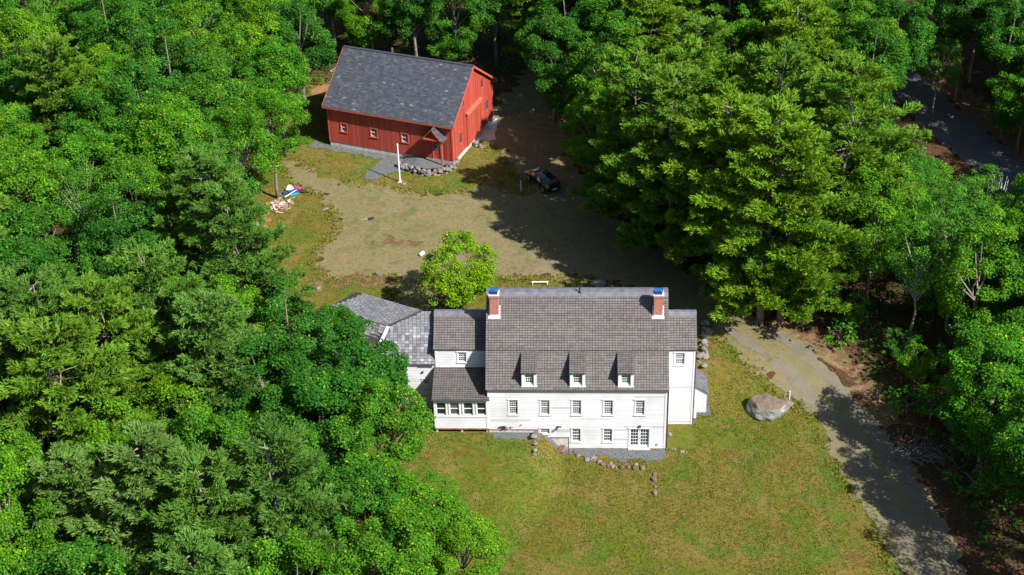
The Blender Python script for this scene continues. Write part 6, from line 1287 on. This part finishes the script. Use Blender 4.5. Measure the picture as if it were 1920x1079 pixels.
(21.36, 27.97, 'y', 4.6, 2.3, 'young bright green maple beside the lower grey road, second from left', 'trees of the surrounding woods'),
(-5.56, 55.6, 'y', 5.2, 2.3, 'young bright green maple in the upper middle woods right of the barn, third from left', 'trees of the surrounding woods'),
(1.89, 52.85, 'y', 5.4, 2.42, 'rightmost young bright green maple in the upper middle woods right of the barn', 'trees of the surrounding woods'),
(5.58, 34.47, 'y', 7.2, 1.93, 'young bright green maple in the big stand right of the gravel yard, fifth from left', 'trees of the surrounding woods'),
(11.83, 44.14, 'y', 6.5, 2.33, 'young bright green maple between the yard and the grey road, third from left', 'trees of the surrounding woods'),
(-6.36, 58.34, 'y', 5.8, 2.3, 'young bright green maple in the upper middle woods right of the barn, second from left', 'trees of the surrounding woods'),
(4.11, 43.51, 'y', 7.0, 2.34, 'young bright green maple in the big stand right of the gravel yard, third from left', 'trees of the surrounding woods'),
(12.14, 61.12, 'y', 7.1, 1.97, 'leftmost young bright green maple in the top woods left of the grey road', 'trees of the surrounding woods'),
(16.73, 46.44, 'y', 8.0, 1.9, 'young bright green maple between the yard and the grey road, seventh from left', 'trees of the surrounding woods'),
(-9.53, 61.67, 'y', 6.5, 2.23, 'leftmost young bright green maple in the upper middle woods right of the barn', 'trees of the surrounding woods'),
(10.47, 24.76, 'y', 7.8, 2.22, 'young bright green maple between the yard and the grey road, fourth from left', 'trees of the surrounding woods'),
(15.54, 37.79, 'y', 6.3, 1.84, 'young bright green maple between the yard and the grey road, sixth from left', 'trees of the surrounding woods'),
(-0.44, 41.07, 'y', 6.7, 1.82, 'leftmost young bright green maple in the big stand right of the gravel yard', 'trees of the surrounding woods'),
(22.16, 16.25, 'y', 5.7, 1.87, 'young bright green maple at the right edge above boulder level, second from left', 'trees of the surrounding woods'),
(7.71, 27.21, 'y', 5.6, 2.29, 'rightmost young bright green maple in the big stand right of the gravel yard', 'trees of the surrounding woods'),
(26.78, 13.86, 'y', 5.9, 2.13, 'young bright green maple at the right edge above boulder level, third from left', 'trees of the surrounding woods'),
(10.98, 48.7, 'y', 6.5, 1.82, 'young bright green maple between the yard and the grey road, second from left', 'trees of the surrounding woods'),
(-3.98, 48.99, 'y', 7.2, 2.24, 'only young bright green maple right of the barn and parked car', 'trees of the surrounding woods'),
(25.55, -4.02, 'y', 7.3, 2.37, 'leftmost young bright green maple right of the driveway at the boulder level', 'trees of the surrounding woods'),
(23.54, 34.84, 'y', 6.8, 2.36, 'leftmost young bright green maple beyond the grey road at the top right', 'trees of the surrounding woods'),
(-2.85, 59.05, 'y', 5.4, 2.34, 'young bright green maple in the upper middle woods right of the barn, fourth from left', 'trees of the surrounding woods'),
(29.41, 13.08, 'y', 7.6, 2.32, 'rightmost young bright green maple at the right edge above boulder level', 'trees of the surrounding woods'),
(25.87, 21.96, 'y', 5.6, 1.94, 'young bright green maple beside the lower grey road, third from left', 'trees of the surrounding woods'),
(16.71, 27.45, 'y', 5.8, 2.15, 'rightmost young bright green maple between the yard and the grey road', 'trees of the surrounding woods'),
(18.48, 52.72, 'y', 5.9, 2.11, 'young bright green maple in the top woods left of the grey road, second from left', 'trees of the surrounding woods'),
(23.6, 2.61, 'y', 3.8, 1.85, 'only young deep green oak right of the driveway at the boulder level', 'trees of the surrounding woods'),
(22.14, 50.79, 'y', 7.8, 2.12, 'rightmost young deep green oak in the top woods left of the grey road', 'trees of the surrounding woods'),
(17.93, 60.29, 'y', 7.2, 2.14, 'leftmost young deep green oak in the top woods left of the grey road', 'trees of the surrounding woods'),
(32.37, 20.15, 'y', 6.4, 2.05, 'rightmost young deep green oak at the right edge above boulder level', 'trees of the surrounding woods'),
(16.48, 13.86, 'y', 4.3, 1.35, 'rightmost young light leafy birch across the driveway from the tall right wing', 'trees of the surrounding woods'),
(0.01, 55.42, 'y', 7.1, 2.17, 'leftmost young light leafy birch in the upper middle woods right of the barn', 'trees of the surrounding woods'),
(-1.09, 43.46, 'y', 5.1, 2.38, 'rightmost young light leafy birch right of the barn and parked car', 'trees of the surrounding woods'),
(7.92, 36.44, 'y', 5.4, 2.48, 'rightmost young light leafy birch in the big stand right of the gravel yard', 'trees of the surrounding woods'),
(4.47, 25.34, 'y', 6.0, 2.05, 'young light leafy birch in the big stand right of the gravel yard, third from left', 'trees of the surrounding woods'),
(24.49, 57.39, 'y', 6.7, 2.23, 'rightmost young light leafy birch in the top woods left of the grey road', 'trees of the surrounding woods'),
(10.63, 57.98, 'y', 5.3, 2.42, 'leftmost young light leafy birch in the top woods left of the grey road', 'trees of the surrounding woods'),
(-2.34, 45.41, 'y', 6.1, 2.38, 'leftmost young light leafy birch right of the barn and parked car', 'trees of the surrounding woods'),
(25.98, 16.51, 'y', 5.1, 2.0, 'young light leafy birch at the right edge above boulder level, second from left', 'trees of the surrounding woods'),
(33.05, 10.31, 'y', 6.1, 1.96, 'light leafy birch standing just outside the photo on the right', 'trees of the surrounding woods'),
(13.75, 17.83, 'y', 7.7, 2.42, 'young light leafy birch across the driveway from the tall right wing, second from left', 'trees of the surrounding woods'),
(27.36, 29.9, 'y', 5.5, 2.2, 'young light leafy birch beside the lower grey road, third from left', 'trees of the surrounding woods'),
(26.97, 7.99, 'y', 6.9, 2.36, 'young light leafy birch at the right edge above boulder level, third from left', 'trees of the surrounding woods'),
(30.14, 6.19, 'y', 5.7, 2.19, 'rightmost young light leafy birch at the right edge above boulder level', 'trees of the surrounding woods'),
(5.56, 51.3, 'y', 6.0, 2.23, 'young light leafy birch in the big stand right of the gravel yard, second from left', 'trees of the surrounding woods'),
(30.04, 32.24, 'y', 4.7, 1.82, 'rightmost young light leafy birch beside the lower grey road', 'trees of the surrounding woods'),
(26.31, 34.38, 'y', 5.6, 2.4, 'rightmost young light leafy birch beyond the grey road at the top right', 'trees of the surrounding woods'),
(14.96, 53.26, 'y', 7.4, 1.88, 'young light leafy birch in the top woods left of the grey road, second from left', 'trees of the surrounding woods'),
(10.44, 17.96, 'y', 5.4, 1.87, 'leftmost young light leafy birch across the driveway from the tall right wing', 'trees of the surrounding woods'),
(2.38, 60.35, 'y', 5.0, 2.16, 'young light leafy birch in the upper middle woods right of the barn, third from left', 'trees of the surrounding woods'),
(23.96, 7.49, 'y', 7.5, 2.37, 'leftmost young light leafy birch at the right edge above boulder level', 'trees of the surrounding woods'),
(5.28, 61.96, 'y', 7.3, 2.45, 'young light leafy birch in the upper middle woods right of the barn, fourth from left', 'trees of the surrounding woods'),
(5.93, 54.38, 'y', 4.9, 2.06, 'rightmost young light leafy birch in the upper middle woods right of the barn', 'trees of the surrounding woods'),
(20.42, 7.07, 'y', 4.5, 1.67, 'leftmost young bright green maple at the right edge above boulder level', 'trees of the surrounding woods'),
(13.57, 27.5, 'y', 5.1, 2.16, 'young bright green maple between the yard and the grey road, fifth from left', 'trees of the surrounding woods'),
(28.74, -1.67, 'y', 5.9, 2.34, 'rightmost young bright green maple right of the driveway at the boulder level', 'trees of the surrounding woods'),
(-0.59, 35.51, 'y', 5.4, 2.21, 'young bright green maple in the big stand right of the gravel yard, second from left', 'trees of the surrounding woods'),
(32.77, 23.9, 'y', 7.7, 2.31, 'rightmost young bright green maple beside the lower grey road', 'trees of the surrounding woods'),
(21.34, 31.03, 'y', 4.9, 1.88, 'leftmost young bright green maple beside the lower grey road', 'trees of the surrounding woods'),
(36.29, 48.07, 'y', 7.6, 2.27, 'rightmost young bright green maple beyond the grey road at the top right', 'trees of the surrounding woods'),
(7.51, 31.66, 'y', 7.3, 1.94, 'young bright green maple in the big stand right of the gravel yard, sixth from left', 'trees of the surrounding woods'),
(24.27, 54.13, 'y', 7.8, 1.94, 'rightmost young bright green maple in the top woods left of the grey road', 'trees of the surrounding woods'),
(3.39, 28.81, 'y', 4.8, 2.11, 'young bright green maple in the big stand right of the gravel yard, fourth from left', 'trees of the surrounding woods'),
(9.95, 37.57, 'y', 5.1, 1.89, 'leftmost young bright green maple between the yard and the grey road', 'trees of the surrounding woods'),
(19.94, 9.66, 'y', 3.5, 1.64, 'leftmost young deep green oak at the right edge above boulder level', 'trees of the surrounding woods'),
(21.18, 3.41, 'y', 4.4, 1.77, 'only young light leafy birch right of the driveway at the boulder level', 'trees of the surrounding woods'),
(9.92, 31.67, 'y', 7.6, 2.12, 'leftmost young light leafy birch between the yard and the grey road', 'trees of the surrounding woods'),
(0.22, 50.41, 'y', 7.9, 1.95, 'young light leafy birch in the upper middle woods right of the barn, second from left', 'trees of the surrounding woods'),
(23.59, 44.73, 'y', 5.3, 1.87, 'young light leafy birch beside the lower grey road, second from left', 'trees of the surrounding woods'),
(25.71, -16.37, 'y', 7.9, 2.31, 'light leafy birch standing just outside the photo on the right', 'trees of the surrounding woods'),
(19.39, 22.59, 'y', 5.1, 1.87, 'leftmost young light leafy birch beside the lower grey road', 'trees of the surrounding woods'),
(16.33, 42.26, 'y', 6.4, 2.39, 'rightmost young light leafy birch between the yard and the grey road', 'trees of the surrounding woods'),
(24.27, 37.55, 'y', 5.7, 1.95, 'leftmost young light leafy birch beyond the grey road at the top right', 'trees of the surrounding woods'),
(2.94, 47.13, 'y', 6.4, 2.12, 'leftmost young light leafy birch in the big stand right of the gravel yard', 'trees of the surrounding woods'),
(6.53, 47.02, 'y', 7.4, 1.82, 'young light leafy birch in the big stand right of the gravel yard, fourth from left', 'trees of the surrounding woods')]
rt = random.Random(77)
for i, (x, y, s, H, r, lab, grp) in enumerate(TR):
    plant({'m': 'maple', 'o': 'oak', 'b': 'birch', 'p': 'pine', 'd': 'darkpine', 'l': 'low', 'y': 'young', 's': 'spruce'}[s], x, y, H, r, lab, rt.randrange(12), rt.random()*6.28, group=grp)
# the small tree behind the house
d = broad_crown(91, r=3.95, H=7.2, zc=.56, hh=.44, nclump=135, per=250, leaf=(.06, .11), low=-.8, cr=(.5, .95))
e = empty('yard_tree', (-17.0, 16.6, 1.5), 0, label='small round yellow green tree standing alone behind the left part of the house', cat='tree')
o = npmesh('crown', d[0], d[1], d[2], 'yard_tree_leaf', e); tm = trunk_mesh(7., .13, d[3], 'bark', 5); o = bpy.data.objects.new('trunk', tm); C.objects.link(o); o.parent = e
# bushes along the wood edges
d = broad_crown(95, r=1.3, H=2.2, zc=.45, hh=.42, nclump=26, per=70, leaf=(.07, .13), low=-.9, cr=(.35, .6)); bm1 = crown_mesh('foliage', d, 'maple_leaf'); ts1 = trunk_mesh(2.2, .05, d[3], 'bark', 6, nl=6)
for x, y, s, lab in [(-38.2, 43.3, 1.5, 'bright green bush at the start of the dirt track left of the barn'), (-39.4, 38.3, 1.2, 'low bush above the junk heap at the wood edge'), (-40.2, 35.4, 1.1, 'leafy bush behind the orange toy at the wood edge'),
                     (-38.0, 22.6, 1.3, 'low green bush pushing out over the left lawn'), (-39.2, 28.0, 1.3, 'green bush between the left lawn and the woods'), (-38.9, 17.5, 1.4, 'bush at the lower end of the left lawn'),
                     (-36.8, 47.2, 1.2, 'green bush left of the barn front corner'), (-35.1, 61.6, .8, 'small vivid green bush behind the left end of the barn'),
                     (14.9, 11.9, 1.3, 'shaded bush under the trees across the driveway'), (19.5, 4.4, 1.3, 'dark bush right of the driveway above the brush pile'), (22.6, -5.0, 1.4, 'dark bush right of the driveway near the lower right'), (-4.6, 41.8, 1.2, 'dark bush under the trees right of the parked car')]:
    e = empty('bush', (x, y, tz(x, y)), rt.random()*6, label=lab, cat='bush'); e.scale = (s, s, s*.9)
    for nm, me in (('foliage', bm1), ('trunk', ts1)): o = bpy.data.objects.new('stems' if nm == 'trunk' else nm, me); C.objects.link(o); o.parent = e
